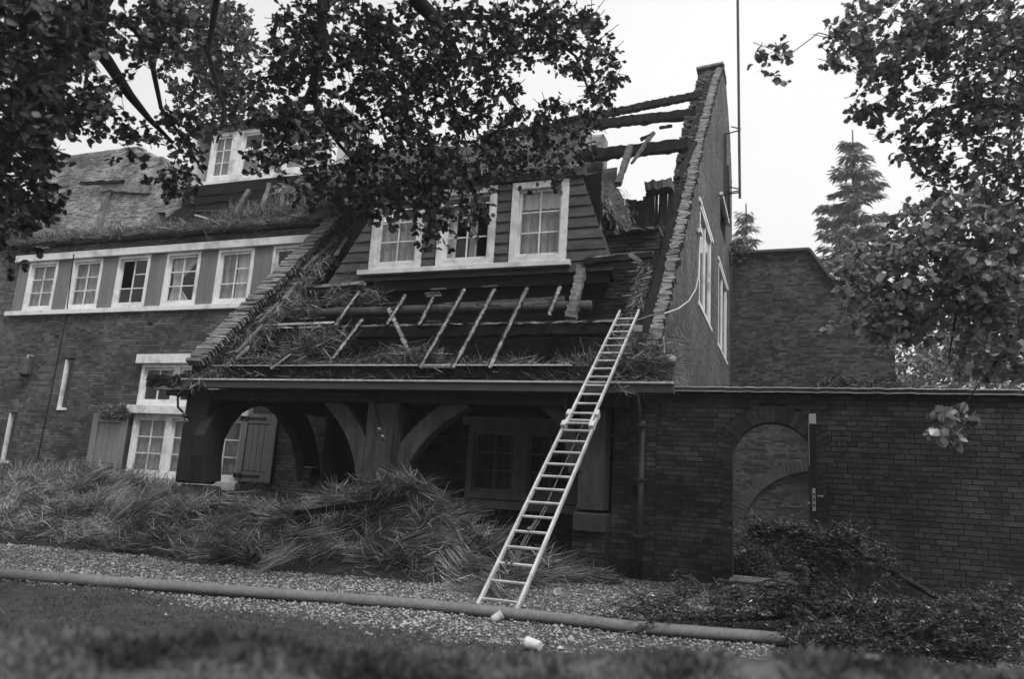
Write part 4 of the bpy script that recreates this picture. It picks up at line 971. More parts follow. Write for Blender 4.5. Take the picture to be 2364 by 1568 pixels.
# pale cable from the gable to the ladder head
A = PX(1617, 536, XG+.05); B = LC0+LD*25.6+Vector((HW, 0, 0)); A1 = PX(1612, 640, XG+.1)
pts = [A, A.lerp(A1, .5), A1, PX(1606, 668, XG+.12), PX(1590, 695, XG+.15), PX(1565, 713, XG+.16), PX(1533, 724, XG+.1), PX(1508, 735, XG+.0)]
pts = pts[:-1] + [PX(1533, 724, XG+.1).lerp(B, .5)+Vector((0, 0, .02)), B]
q = MB(); q.tube(pts, .011, 5); q.build('hanging_cable', MT['cable'], label='pale cable sagging from the gable window to the ladder head', cat='cable')
p = PX(1617, 536, XG+.06); q = MB(); q.obox(p, (.03, 0, 0), (0, .14, 0), (0, 0, .04)); q.build('junction_box', MT['white'], house)

# ================================================================== FIRE HOSE, CUPS
hp = [PZ(u, v, .13) for u, v in ((-250, 1302), (-100, 1316), (0, 1326), (200, 1341), (400, 1355), (600, 1369), (800, 1384), (1000, 1400), (1150, 1414), (1300, 1431), (1450, 1448), (1600, 1459), (1760, 1472), (1900, 1490), (2000, 1515))]
pts = []
for i in range(len(hp)-1):
    for k in range(6): pts.append(hp[i].lerp(hp[i+1], k/6)+Vector((0, .012*math.sin(i*2.1+k*.6), 0)))
q = MB(); q.tube(pts, .046, 12); q.build('fire_hose', MT['hose'], smooth=True, label='thick grey fire hose lying across the whole gravel path', cat='hose')
def cup(u, v, ax, lab, r_=.036, h_=.085):
    p = PZ(u, v, .12); ax = Vector(ax).normalized(); q = MB()
    rr = [r_*.72, r_*.78, r_*.9, r_, r_*1.08, r_*1.0]; tt = [0, .02, .5, .93, .96, 1]
    q.tube([p+ax*h_*(t-.5) for t in tt], rr, 14, cap=False); c0 = p-ax*h_*.5
    o_ = q.build('plastic_cup', MT['cup'], smooth=True, label=lab, cat='cup', group='plastic cups on the gravel')
    s_ = o_.modifiers.new('s', 'SOLIDIFY'); s_.thickness = .003
    q = MB(); q.tube([c0, c0+ax*.004], r_*.7, 12); q.build('cup_base', MT['cup'], o_)
    q = MB(); q.tube([p+ax*h_*.49, p+ax*h_*.53], r_*1.1, 14, cap=False); q.build('cup_rim', MT['cup'], o_)
cup(1147, 1426, (.5, .3, .35), 'white plastic cup leaning on the hose at the ladder foot')
cup(1232, 1489, (-.9, .2, .05), 'white plastic cup lying on its side in the open gravel in front of the hose', .04, .1)
cup(1287, 1369, (.1, -1, .5), 'white plastic cup lying mouth up beside the straw behind the ladder', .034, .06)

# ================================================================== STRAW HEAP
B_ = [(-11.3, 10.4, 2.4, 1.0, .60), (-9.3, 9.4, 1.2, .7, .42), (-13.5, 10.6, 2.0, 1.0, .38), (-9.4, 8.0, 2.0, 1.0, .28), (-7.3, 8.7, 1.4, .9, .38), (-6.2, 7.9, 1.1, .9, .26), (-5.2, 8.75, .95, .7, .74), (-4.25, 8.65, .7, .6, .54), (-4.2, 8.0, .9, .62, .33), (-8.0, 10.6, 1.6, .8, .36), (-12.5, 8.3, 2.5, 1.1, .30), (-3.0, 8.6, .7, .5, .12), (-2.4, 9.1, .6, .35, .10)]
def heap_h(x, y):
    h_ = 0
    for cx_, cy_, rx, ry, a in B_: 
        e = ((x-cx_)/rx)**2+((y-cy_)/ry)**2
        if e < 6: h_ += a*math.exp(-e*1.15)
    h_ += (.16*gnoise(x, y, 1.5, 2)+.14*gnoise(x, y, 3.2, 5)+.05*gnoise(x, y, 8, 6))*min(1, h_*3)
    return h_
nx_, ny_ = 230, 90; hx = np.linspace(-17, -1.9, nx_); hy = np.linspace(6.2, 12.4, ny_)
HG = np.array([[heap_h(x, y) for x in hx] for y in hy])
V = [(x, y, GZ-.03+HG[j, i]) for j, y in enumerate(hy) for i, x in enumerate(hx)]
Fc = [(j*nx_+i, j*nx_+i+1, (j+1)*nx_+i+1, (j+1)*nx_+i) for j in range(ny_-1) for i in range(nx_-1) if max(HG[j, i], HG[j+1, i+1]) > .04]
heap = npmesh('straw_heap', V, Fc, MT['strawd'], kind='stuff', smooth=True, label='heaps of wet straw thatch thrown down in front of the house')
n = 110000; X = rng.uniform(-16.5, -2.0, n); Y = rng.uniform(6.3, 12.2, n)
ii = np.clip((X-hx[0])/(hx[1]-hx[0]), 0, nx_-2).astype(int); jj = np.clip((Y-hy[0])/(hy[1]-hy[0]), 0, ny_-2).astype(int)
Hh = HG[jj, ii]; k = (Hh > .06) | (rng.random(n) < .12*(Y < 9.4)*(Y > 6.9)); k &= rng.random(n) < np.clip(.35+.9*(X+17)/10, .35, 1)
k &= (np.array([gnoise(x, y, 2.6, 21)+.6*gnoise(x, y, 6, 22) for x, y in zip(X, Y)]) > -.16) | (rng.random(n) < .25)
X, Y, Hh, ii, jj = X[k], Y[k], Hh[k], ii[k], jj[k]; n = len(X)
gx = (HG[jj, ii+1]-HG[jj, ii])/(hx[1]-hx[0]); gyy = (HG[jj+1, ii]-HG[jj, ii])/(hy[1]-hy[0])
# locks: direction field changes in patches
ang = np.array([3.2*gnoise(x, y, .9, 11)+2.6*gnoise(x, y, 2.8, 4) for x, y in zip(X, Y)]) + rng.normal(0, .33, n)
D = np.stack([np.cos(ang), np.sin(ang)*.8, gx*np.cos(ang)+gyy*np.sin(ang)*.8+rng.normal(.05, .13, n)], -1)
up = rng.random(n) < .12; D[up] += np.stack([rng.normal(0, .7, up.sum()), rng.normal(-.3, .6, up.sum()), rng.uniform(.4, 1.6, up.sum())], -1)
Ln = rng.uniform(.08, .34, n); Ln[up] *= .75
straws('straw_layer', np.stack([X, Y, GZ-.02+Hh+rng.uniform(-.02, .05, n)], -1), D, Ln, rng.uniform(.0025, .006, n), MT['strawl'], heap, bend=.3, kind='stuff')
# matted bundles thrown over the heap
Pb, Db, Lb = [], [], []
for _ in range(620):
    x, y = random.uniform(-15.5, -2.6), random.uniform(6.8, 11.4); hh = heap_h(x, y)
    if hh < .05 and random.random() < .8: continue
    m_ = random.randint(60, 190); a_ = 3.2*gnoise(x, y, .9, 11)+random.gauss(0, .9); tilt = random.gauss(.12, .3)
    d_ = np.array([math.cos(a_), math.sin(a_)*.8, tilt]); w_ = random.uniform(.05, .16)
    cr_ = norm(np.array([-d_[1], d_[0], 0])); t = rng.normal(0, 1, (m_, 1))
    Pb.append(np.array([x, y, GZ+hh-.02])+cr_*t*w_+rng.normal(0, .03, (m_, 3))+np.array([0, 0, 1])*(.07*np.exp(-t*t)))
    Db.append(d_+cr_*t*.16+rng.normal(0, .10, (m_, 3))); Lb.append(rng.uniform(.18, .5, m_)*random.uniform(.7, 1.2))
Pb = np.concatenate(Pb); straws('straw_bundles', Pb, np.concatenate(Db), np.concatenate(Lb), rng.uniform(.0025, .006, len(Pb)), MT['strawb'], heap, bend=.35, kind='stuff')
m_ = 7000; k_ = rng.integers(0, len(Pb), m_)
straws('bright_stubble', Pb[k_]+(0, 0, .05), np.stack([rng.normal(0, .8, m_), rng.normal(-.3, .6, m_), rng.uniform(.1, 1.2, m_)], -1), rng.uniform(.08, .24, m_), rng.uniform(.004, .007, m_), MT['strawbr'], heap, bend=.2, kind='stuff')
q = MB(); q.beam(PY(683, 1187, 8.0), PY(937, 1152, 8.15), .1, .07, seg=10, jit=.15); q.build('charred_beam', MT['char'], label='charred beam lying across the top of the straw heap', cat='beam')
# straw on roofs: (points, normals-ish) patches
def roofstraw(name, P, n, D0, spread, l0, l1, m='strawl', **kw):
    P = np.asarray(P); k = rng.integers(0, len(P), n)
    D = np.array(D0)+rng.normal(0, 1, (n, 3))*np.array(spread)
    return straws(name, P[k]+rng.normal(0, .05, (n, 3)), D, rng.uniform(l0, l1, n), rng.uniform(.004, .009, n), MT[m], kind='stuff', **kw)
roofstraw('loose_straw', EV[EV[:, 2] > 6.36], 13000, (.5, -.3, .2), (1, .5, .35), .1, .35, parent=house)
right_eave = EV[(EV[:, 0] > -12.2) & (EV[:, 2] > 6.5)]
roofstraw('loose_straw', right_eave, 3500, (.2, -.2, .8), (.6, .4, .5), .15, .5, parent=house)
TT = TV[(TV[:, 1] < 14)]
roofstraw('loose_straw', TT, 9000, (.2, -.8, -.4), (.5, .5, .5), .08, .3, parent=house)
roofstraw('loose_straw', TV[TV[:, 1] < 11.3], 1800, (0, -.4, -.8), (.4, .3, .4), .05, .16, parent=house)
roofstraw('loose_straw', SVt, 2500, (.3, -.4, -.8), (.4, .4, .5), .06, .22, parent=house)
# on the porch eave: humps of straw between x 450 and 1420
P = []
for i in range(1400):
    x = random.uniform(-8.7, -2.0); t = random.random()**1.6
    hgt = .16+.16*gnoise(x, 0, 1.5, 8) + (.10 if x > -2.05 else 0) + (.08 if x < -7.5 else 0)
    y = 9.38+t*.75; P.append((x, y, max(2.56, 2.52+.30*t)+hgt*math.sin(min(1, t*1.3)*2.6)))
V = []; 
for i in range(121):
    x = -8.75+6.85*i/120
    for k in range(9):
        t = k/8; hgt = .28*math.exp(-((x+5.5)/.75)**2)+.2*math.exp(-((x+7.6)/.8)**2)+.13+.14*gnoise(x, 0, 1.5, 8)+ (.10 if x > -2.05 else 0); V.append((x, 9.36+t*(.85 if x < -5.6 else .55), 2.5+.2*t+hgt*math.sin(min(1, t*1.2)*2.6)+.03*gnoise(x, t, 8)))
Fc = [(i*9+k, (i+1)*9+k, (i+1)*9+k+1, i*9+k+1) for i in range(120) for k in range(8)]
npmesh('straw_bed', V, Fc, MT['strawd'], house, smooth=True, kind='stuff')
roofstraw('loose_straw', V, 12000, (.6, -.1, .12), (1, .5, .3), .08, .34, parent=house)
roofstraw('loose_straw', [p for p in V if p[0] > -2.9], 2600, (.2, -.5, .1), (.7, .5, .5), .12, .4, parent=house)
roofstraw('loose_straw', [(-1.75, 9.2, 2.5), (-2.0, 9.12, 2.5), (-8.8, 9.1, 2.5), (-8.6, 9.15, 2.5), (-9.2, 9.2, 2.55), (-8.4, 9.2, 2.6)], 500, (0, -.2, -.2), (.6, .2, .5), .08, .28, parent=house)
for (u, v, n_, s_) in ((700, 715, 500, .16), (780, 690, 420, .14), (860, 688, 300, .12), (740, 790, 700, .2), (690, 800, 500, .18), (1480, 800, 500, .14), (1470, 840, 600, .14), (1500, 850, 600, .12), (820, 640, 200, .08)):
    c_ = np.array(PR(u, v, -.12)); roofstraw('loose_straw', c_+rng.normal(0, s_, (200, 3))*(1.2, .6, .5), n_, (.4, -.3, .1), (1, .5, .45), .08, .3, parent=house)
# fringe of charred thatch inside the gable verge
P = [(XG-.34-random.uniform(0, .25), y, float(np.interp(y, gy, gz))-random.uniform(.15, .5)) for y in np.linspace(9.8, 13.2, 260)]
roofstraw('loose_straw', P, 5200, (-.3, -.6, -.6), (.5, .4, .4), .06, .24, parent=house)
P = [(XL+.22+random.uniform(0, .35), y, parz(y)-random.uniform(.12, .45)) for y in np.linspace(9.2, 12.4, 260)]
roofstraw('loose_straw', P, 3800, (.3, -.6, -.6), (.5, .4, .4), .06, .22, parent=house)
P = [(-14.11+.3*random.random(), YF-.12, 2.18) for k in range(60)]
roofstraw('loose_straw', [(-14.4+.8*random.random(), YF-.1-.1*random.random(), 2.19+.12*random.random()) for k in range(80)], 900, (.6, -.3, .0), (1, .4, .3), .08, .28, parent=house)
# grassy weeds growing at the foot of the left front
n = 9000; X = rng.uniform(-17.8, -10.9, n); cl_ = np.array([gnoise(x, 0, .9, 15) for x in X]); X = X[cl_ > -.1]; n = len(X)
blades('tall_grass', X, rng.uniform(10.6, 11.8, n), np.full(n, .5), .25, .62, MT['strawl'], .008, .35, kind='stuff')
clump('box_shrub', (-16.9, 11.6, .5), (.75, .6, .5), 2600, .05, MT['leaf'], label='round dark shrub at the foot of the brick wall at the far left', cat='shrub')

# ================================================================== TREES
def tubetree(parent, pts, r0, r1, name='limb', n=6):
    q = MB(); N = len(pts); q.tube(pts, [r0+(r1-r0)*i/(N-1) for i in range(N)], n); return q.build(name, MT['bark'], parent, smooth=True)
def crown(parent, ell, per, sz, m, proto=(LV, LF), twig=.125, name='crown', clus=11, fine=1.):
    """leaf rosettes along short twigs through the volume that the ellipses enclose"""
    Ps, Ds, Ns, Ss, tw = [], [], [], [], MB()
    for (cx_, cy_, rx, ry, d0, d1, dens) in ell:
        ncl = int(per*dens*rx*ry/1000*((d0+d1)/2/6.5)**0)
        for _ in range(ncl):
            a = random.uniform(0, 6.283); r_ = random.random()**.5
            if r_ > .8 and random.random() < .45: r_ *= .8
            u, v = cx_+rx*r_*math.cos(a), cy_+ry*r_*math.sin(a)
            c = np.array(PD(u, v, random.uniform(d0, d1)))
            td = norm(np.array([random.gauss(0, 1), random.gauss(0, 1), random.gauss(-.35, .55)]))
            ln = twig*random.uniform(.6, 1.5)
            nl = max(4, int(random.gauss(clus, 2.5)))
            t = rng.random(nl)**.6
            base = c + td*(t[:, None]-.5)*ln*2
            Dl = td*.55+rng.normal(0, .62, (nl, 3))+(0, 0, -.12)
            Ps.append(base); Ds.append(Dl); Ns.append(rng.normal(0, .55, (nl, 3))+(0, 0, 1.)); Ss.append(rng.uniform(.62, 1.25, nl)*sz)
            if random.random() < .7: tw.tube([c-td*ln*1.2, c+td*ln*.4], [.004*fine, .002*fine], 3, cap=False)
    o_ = leaves(name, np.concatenate(Ps), np.concatenate(Ds), np.concatenate(Ns), np.concatenate(Ss), m, parent, proto)
    tw.build('twigs', MT['bark'], parent, fix=False, kind='stuff')
    return o_
oak = empty('oak_tree', (-4.5, -1.5, -.05), 'oak whose boughs hang over the top left and middle of the view', 'tree')
tubetree(oak, [(-4.5, -1.5, -.1), (-4.5, -1.45, 1.5), (-4.4, -1.3, 3.4), (-4.2, -.9, 5.2), (-3.9, 0, 7.5), (-3.6, 1.2, 9.5)], .42, .22, 'trunk', 10)
def limb(pix, r0, r1, start=None, par=None):
    pts = [PD(u, v, d) for u, v, d in pix]
    if start: pts = [Vector(start)] + pts
    return tubetree(par or oak, pts, r0, r1)
limb([(150, -160, 5.2), (180, 0, 5.6), (192, 70, 5.8), (247, 140, 6), (300, 220, 6.1), (345, 275, 6.2), (400, 330, 6.3)], .10, .012, (-4.2, -.6, 5.8))
limb([(190, 60, 5.8), (205, 140, 5.9), (195, 210, 5.9), (190, 260, 5.9)], .02, .008)
limb([(60, -120, 5.2), (120, 10, 5.4), (200, 35, 5.7), (297, 46, 6), (346, 116, 6.2), (357, 177, 6.3), (372, 250, 6.4), (430, 330, 6.5), (470, 400, 6.6)], .05, .008, (-4.2, -.6, 5.8))
limb([(900, -200, 6), (962, 0, 6.6), (996, 34, 6.7), (1030, 80, 6.8), (1053, 122, 6.9), (1015, 144, 6.9), (985, 172, 6.9), (905, 190, 6.9)], .10, .012, (-3.9, 0, 7.5))
limb([(1053, 122, 6.9), (1048, 150, 6.9), (1035, 185, 6.9), (1060, 300, 7), (1050, 420, 7), (1010, 520, 7.0)], .02, .005)
limb([(996, 34, 6.7), (1060, 38, 6.8), (1148, 40, 6.9), (1240, 60, 7.1), (1330, 130, 7.2), (1370, 240, 7.2)], .035, .008)
limb([(745, -120, 6.3), (745, 0, 6.4), (741, 91, 6.4), (722, 190, 6.5), (730, 247, 6.5), (780, 330, 6.6), (860, 420, 6.7)], .07, .008, (-4.0, 0, 7))
limb([(745, 87, 6.4), (780, 102, 6.5), (829, 118, 6.6), (900, 112, 6.7)], .035, .012)
limb([(722, 190, 6.5), (690, 260, 6.5), (650, 330, 6.5), (610, 380, 6.5)], .02, .006)
limb([(480, -100, 7), (500, 0, 7.2), (480, 120, 7.4), (520, 260, 7.5), (500, 330, 7.5)], .05, .01, (-4.2, -.3, 6.2))
oell = [(80, 80, 190, 120, 3.6, 5.5, 1.1), (40, 230, 120, 150, 3.6, 5.6, 1.1), (150, 230, 120, 70, 4.5, 6, .9), (50, 400, 90, 140, 4, 6, 1.25), (95, 470, 55, 60, 5, 6, 1.1), (25, 560, 45, 60, 5, 6, .8),
 (330, 60, 150, 60, 5, 6.5, 1.1), (330, 140, 50, 40, 5.5, 6.5, .7), (240, 200, 60, 40, 5.5, 6.5, .7), (220, 280, 80, 60, 5.5, 6.5, .8), (320, 330, 40, 50, 5.5, 6.5, .9), (400, 290, 60, 50, 6, 7, .9), (395, 410, 55, 55, 6, 7, 1.1), (430, 350, 40, 45, 6, 7, 1), (435, 290, 40, 40, 6, 7, .9),
 (690, 100, 80, 120, 6, 7.5, .95), (790, 80, 130, 110, 6, 7.5, 1.05), (930, 110, 150, 130, 6, 7.5, 1.0), (1090, 90, 150, 100, 6, 7.8, 1.0), (1230, 70, 110, 90, 6.5, 8, 1.1), (1330, 90, 80, 100, 6.5, 8, 1.15), (1390, 160, 48, 80, 6.5, 8, 1.0), (1370, 250, 50, 50, 6.8, 8, 1),
 (640, 230, 70, 120, 6, 7.5, 1.0), (620, 370, 60, 55, 6, 7.5, .9), (720, 290, 90, 110, 6, 7.5, .95), (860, 280, 110, 130, 6, 7.5, 1.05), (1000, 270, 110, 120, 6, 7.8, 1.15), (1130, 230, 80, 110, 6.5, 7.8, .95), (1200, 330, 90, 90, 6.5, 8, 1.15), (1290, 280, 60, 70, 6.5, 8, .95), (1330, 345, 60, 35, 6.8, 8, .8),
 (740, 410, 90, 60, 6, 7.5, 1.0), (870, 420, 100, 75, 6, 7.5, 1.1), (1010, 410, 100, 80, 6, 7.5, 1.25), (1130, 390, 80, 60, 6.3, 7.8, 1.0), (900, 480, 50, 35, 6, 7, 1.0), (1010, 490, 60, 50, 6, 7, 1.3), (1090, 490, 60, 35, 6.2, 7.2, 1.0), (995, 550, 35, 25, 6.2, 7, 1.1), (1280, 400, 50, 30, 6.6, 7.6, .7), (830, 480, 40, 30, 6, 7, .8)]
oell = [(x, y, rx*.9, ry*.9, d0, d1, q_) for x, y, rx, ry, d0, d1, q_ in oell]
ol = [e for e in oell if e[0] < 520]; om = [e for e in oell if e[0] >= 520]
ol += [(250, -120, 280, 80, 5, 7, .6), (-150, 220, 110, 220, 4, 6, .6)]; om += [(900, -120, 330, 80, 6.2, 7.8, .6), (1290, -80, 130, 60, 6.6, 8, .7)]
crown(oak, ol, 7.2, .056, MT['leaf'], name='left_crown'); crown(oak, om, 9.6, .057, MT['leaf'])
# finer tree behind, top left
o2 = empty('oak_tree', (-9.8, 9.5, -.05), 'finer leaved tree with a dense grey crown between the two dark boughs at top left', 'tree')
# its trunk stands behind the camera-side bough, rising left of the frame
crown(o2, [(450, 60, 130, 90, 7.6, 9.2, 1.5), (520, 130, 90, 90, 7.6, 9.2, 1.5), (545, 220, 60, 60, 7.6, 9.2, 1.2), (500, 240, 80, 70, 7.6, 9, 1.2), (430, 170, 50, 60, 7.6, 9, 1.0), (400, 20, 90, 50, 7.6, 9.2, 1.3)], 11, .058, MT['leafm'], clus=11)
tubetree(o2, [PD(470, -420, 9), PD(480, -200, 8.9), PD(490, 0, 8.8), PD(500, 150, 8.6), PD(520, 260, 8.4)], .09, .01, 'limb')
tubetree(o2, [(-9.8, 5.2, -.05), (-9.7, 5.4, 3), (-8.5, 6.2, 7), tuple(PD(470, -420, 9))], .25, .09, 'trunk', 9)
o2.location = (-9.8, 5.2, -.05); 
for ch in o2.children: ch.location = ch.location + Vector((0, 4.3, 0))
# right oak
o3 = empty('oak_tree', (6.6, 3.5, -.05), 'oak with large glossy leaves in front of the garden wall at the right', 'tree')
tubetree(o3, [(6.6, 3.5, -.1), (6.5, 3.7, 2.2), (6.2, 4.2, 4.6), (5.7, 5, 7), (5.2, 5.6, 9)], .34, .16, 'trunk', 10)
limb([(2420, 40, 7), (2300, 60, 7), (2180, 50, 7), (2080, 80, 7), (1990, 150, 7)], .07, .01, (6.0, 4.5, 5.6), o3)
limb([(2450, 300, 6.8), (2360, 250, 6.8), (2260, 230, 6.9), (2150, 260, 7), (2080, 330, 7)], .06, .01, (6.2, 4.2, 4.6), o3)
limb([(2420, 640, 7), (2340, 600, 7), (2250, 560, 7), (2150, 540, 7), (2050, 580, 7)], .05, .008, (6.4, 3.8, 3.0), o3)
limb([(2230, 560, 7), (2215, 640, 7), (2205, 740, 7), (2190, 830, 7)], .02, .006, None, o3)
limb([(1990, 100, 6.8), (1890, 75, 6.8), (1830, 120, 6.8), (1800, 145, 6.8)], .006, .003, None, o3)
limb([(2364, 700, 6.6), (2320, 810, 6.4), (2250, 900, 6.2), (2215, 960, 6.2)], .012, .004, None, o3)
rell = [(2050, 60, 140, 75, 6, 7.5, 1.1), (1960, 120, 60, 60, 6.3, 7.3, .95), (2240, 60, 180, 80, 6, 7.5, 1.3), (2320, 180, 110, 110, 6, 7.5, 1.1), (2120, 150, 90, 80, 6.2, 7.5, .9), (2030, 190, 60, 60, 6.3, 7.3, .9), (2010, 250, 50, 35, 6.4, 7.4, .8), (2200, 250, 90, 80, 6.2, 7.5, .85), (2070, 240, 40, 40, 6.4, 7.3, .7), (2120, 320, 80, 50, 6.4, 7.5, .85), (2300, 330, 90, 90, 6.2, 7.5, .85), (2190, 390, 70, 50, 6.4, 7.5, .8), (2340, 440, 70, 80, 6.2, 7.5, 1.0), (2130, 370, 50, 30, 6.4, 7.4, .7), (1765, 130, 18, 22, 6.6, 7, 1.2), (1805, 120, 24, 16, 6.6, 7, 1.3), (1785, 160, 14, 18, 6.6, 7, 1)]
rell += [(2500, 100, 150, 180, 6, 7.5, .6), (2520, 420, 150, 180, 6, 7.5, .6), (2230, -110, 240, 80, 6.4, 7.8, .6)]
crown(o3, rell, 8.6, .060, MT['leafm'])
rell2 = [(2140, 520, 90, 60, 6, 7.3, 1.1), (2250, 480, 90, 60, 6, 7.3, 1.2), (2330, 560, 80, 90, 6, 7.3, 1.4), (2050, 590, 90, 50, 6, 7.3, 1.1), (2150, 620, 100, 70, 6, 7.3, 1.4), (2260, 640, 100, 90, 6, 7.3, 1.4), (1975, 640, 60, 50, 6.2, 7.2, 1.2), (2050, 680, 80, 60, 6.2, 7.2, 1.1), (1960, 745, 55, 22, 6.2, 7.0, 1.1), (2030, 740, 50, 50, 6.2, 7.2, 1), (2150, 740, 80, 60, 6.2, 7.3, 1.0), (2300, 740, 80, 90, 6.2, 7.3, 1.4), (2050, 800, 18, 14, 6.4, 7, 1), (2330, 830, 60, 50, 6.2, 7.3, 1.2), (2240, 830, 50, 50, 6.2, 7.3, .8)]
rell2 += [(2480, 720, 110, 150, 6, 7.3, .7)]
crown(o3, rell2, 8.2, .072, MT['leafr'], name='lower_crown')
crown(o3, [(2200, 960, 40, 16, 6.1, 6.4, 2.2), (2160, 985, 22, 14, 6.1, 6.4, 2.2), (2200, 1000, 14, 26, 6.1, 6.4, 2), (2235, 965, 16, 12, 6.1, 6.4, 2)], 6, .085, MT['leafr'], name='hanging_spray', twig=.08)
# conifers beyond the wing
def spruce(base, top, rad, n, label, gap=.0):
    t = empty('spruce_tree', base, label, 'tree', 'conifers beyond the rear wing'); b, tp = Vector(base), Vector(top)
    tubetree(t, [b, b.lerp(tp, .5), tp], .25, .03, 'trunk', 7); Hh_ = (tp-b).length
    P, D, Nn, S = [], [], [], []; q = MB()
    k = 0; z = .18
    while z < .985:
        for j in range(9 if z < .9 else 5):
            a = random.uniform(0, 6.283); ln = rad*(1-z)**.8*random.uniform(.55, 1.15)+.15; c = b.lerp(tp, z)
            dd = Vector((math.cos(a), math.sin(a), 0)); tip = c+dd*ln+Vector((0, 0, -.12*ln+random.uniform(-.2, .2)))
            q.tube([c, c.lerp(tip, .5)+Vector((0, 0, -.08*ln)), tip], [.05, .03, .01], 4, cap=False)
            m_ = int(n*ln)
            tt = rng.random(m_)**.8; pp = np.array(c)+(np.array(tip)-np.array(c))*tt[:, None]+rng.normal(0, .10, (m_, 3))*(1, 1, .6)+np.stack([0*tt, 0*tt, -.4*ln*.3*np.sin(tt*3)], -1)
            sd_ = np.array(dd.cross(Vector((0, 0, 1))))*np.sign(rng.normal(size=(m_, 1)))
            P.append(pp); D.append(np.array(dd)*.7+sd_*rng.random((m_, 1))*1.1+(0, 0, -.5)+rng.normal(0, .2, (m_, 3))); Nn.append(rng.normal(0, .3, (m_, 3))+(0, 0, 1)); S.append(rng.uniform(.3, .62, m_))
        z += .035+.02*(1-z)
    leaves('crown', np.concatenate(P), np.concatenate(D), np.concatenate(Nn), np.concatenate(S), MT['conif'], t, (NV*np.array([2.2, 1, 1]), NF)); q.build('branches', MT['bark'], t, fix=False, kind='stuff')
p = PD(1968, 300, 40); spruce((p.x-.1, p.y, -.1), (p.x, p.y, p.z), 5.4, 60, 'tall pale spruce rising above the rear wing against the white sky')
p = PD(1722, 470, 38); spruce((p.x+.3, p.y, -.1), (p.x, p.y, p.z), 3.2, 34, 'short conifer top peeping over the rear wing right behind the gable')
p = PD(2230, 640, 36); spruce((p.x, p.y, -.1), (p.x, p.y, p.z), 5, 18, 'dark conifer hidden behind the glossy oak leaves at the right')
# pale shrub drooping over the garden wall
sh = empty('weeping_shrub', (3.0, 14, 0), 'pale feathery shrub behind the garden wall, drooping over its coping', 'shrub')
crown(sh, [(2110, 780, 45, 70, 13, 15, 1.5), (2130, 850, 60, 40, 12, 14, 1.5), (2180, 820, 60, 60, 12.5, 15, 1.4), (2250, 850, 80, 40, 13, 16, 1.2), (2330, 860, 60, 30, 13, 15, 1.2)], 12, .11, MT['leafp'], proto=(NV*np.array([2.5, 1, 1]), NF), clus=14)
tubetree(sh, [(3.0, 14, 0), (3.0, 14, 1.5), (3.0, 14, 3.4)], .08, .03, 'trunk')
crown(sh, [(2116, 882, 50, 14, 9.9, 10.2, 2.2), (2134, 900, 5, 10, 9.6, 9.8, 4), (2156, 895, 4, 10, 9.6, 9.8, 4), (2172, 895, 4, 8, 9.6, 9.8, 4), (2200, 886, 12, 10, 9.7, 10.1, 2)], 20, .05, MT['leafp'], proto=(NV*np.array([2.5, 1, 1]), NF), clus=12, twig=.05, name='drooping_sprays')
hd = empty('hedge_trees', (6, 20, 0), 'dark leafy trees closing the view behind the garden wall at the right edge', 'tree')
crown(hd, [(2330, 700, 100, 160, 17, 21, 1.4), (2230, 780, 80, 90, 18, 22, 1.2)], 9, .2, MT['leaf'], proto=(SV, SF), clus=13, twig=.4)
tubetree(hd, [(6, 20, 0), (6, 20, 3), (6.1, 20, 6)], .2, .08, 'trunk')
# creeper lump at the gable/wing joint
p = PX(1700, 590, XG+.5); clump('creeper_clump', tuple(PY(1697, 590, 21.8)), (.35, .2, .35), 260, .1, MT['thatch'], label='ragged tuft of burnt thatch hanging where the gable meets the rear wing', cat='thatch')

# ================================================================== FALLEN YEW BOUGH, lower right
yw = empty('fallen_bough', (1.2, 7, .3), 'broken yew bough with dark needles lying over the hose at the lower right', 'branch')
def yl(pts, r0, r1): P = [PD(*p) for p in pts]; tubetree(yw, P, r0, r1, 'stem', 6); return P
main = [yl([(2190, 1395, 6.3), (2110, 1350, 6.2), (2020, 1300, 6.1), (1960, 1255, 6.1), (1890, 1225, 6.1), (1820, 1215, 6.1), (1750, 1222, 6.2)], .028, .005),
 yl([(2190, 1395, 6.3), (2080, 1400, 6.1), (1900, 1420, 6), (1750, 1430, 5.9), (1600, 1430, 5.9), (1480, 1432, 5.9), (1400, 1445, 5.9)], .03, .005),
 yl([(2400, 1420, 6.2), (2250, 1430, 6), (2100, 1450, 5.8), (1950, 1470, 5.6), (1850, 1500, 5.5)], .03, .006),
 yl([(1900, 1420, 6), (1800, 1360, 6.1), (1700, 1345, 6.2), (1600, 1370, 6.2), (1500, 1390, 6.1)], .016, .004),
 yl([(2060, 1330, 6.1), (2045, 1280, 6.1), (2040, 1245, 6.1)], .010, .003), yl([(2100, 1350, 6.2), (2060, 1310, 6.1), (2000, 1300, 6.1)], .008, .003),
 yl([(1950, 1250, 6.1), (1900, 1300, 6.1), (1850, 1350, 6.1)], .008, .003), yl([(1700, 1345, 6.2), (1640, 1345, 6.2), (1590, 1355, 6.2)], .006, .003)]
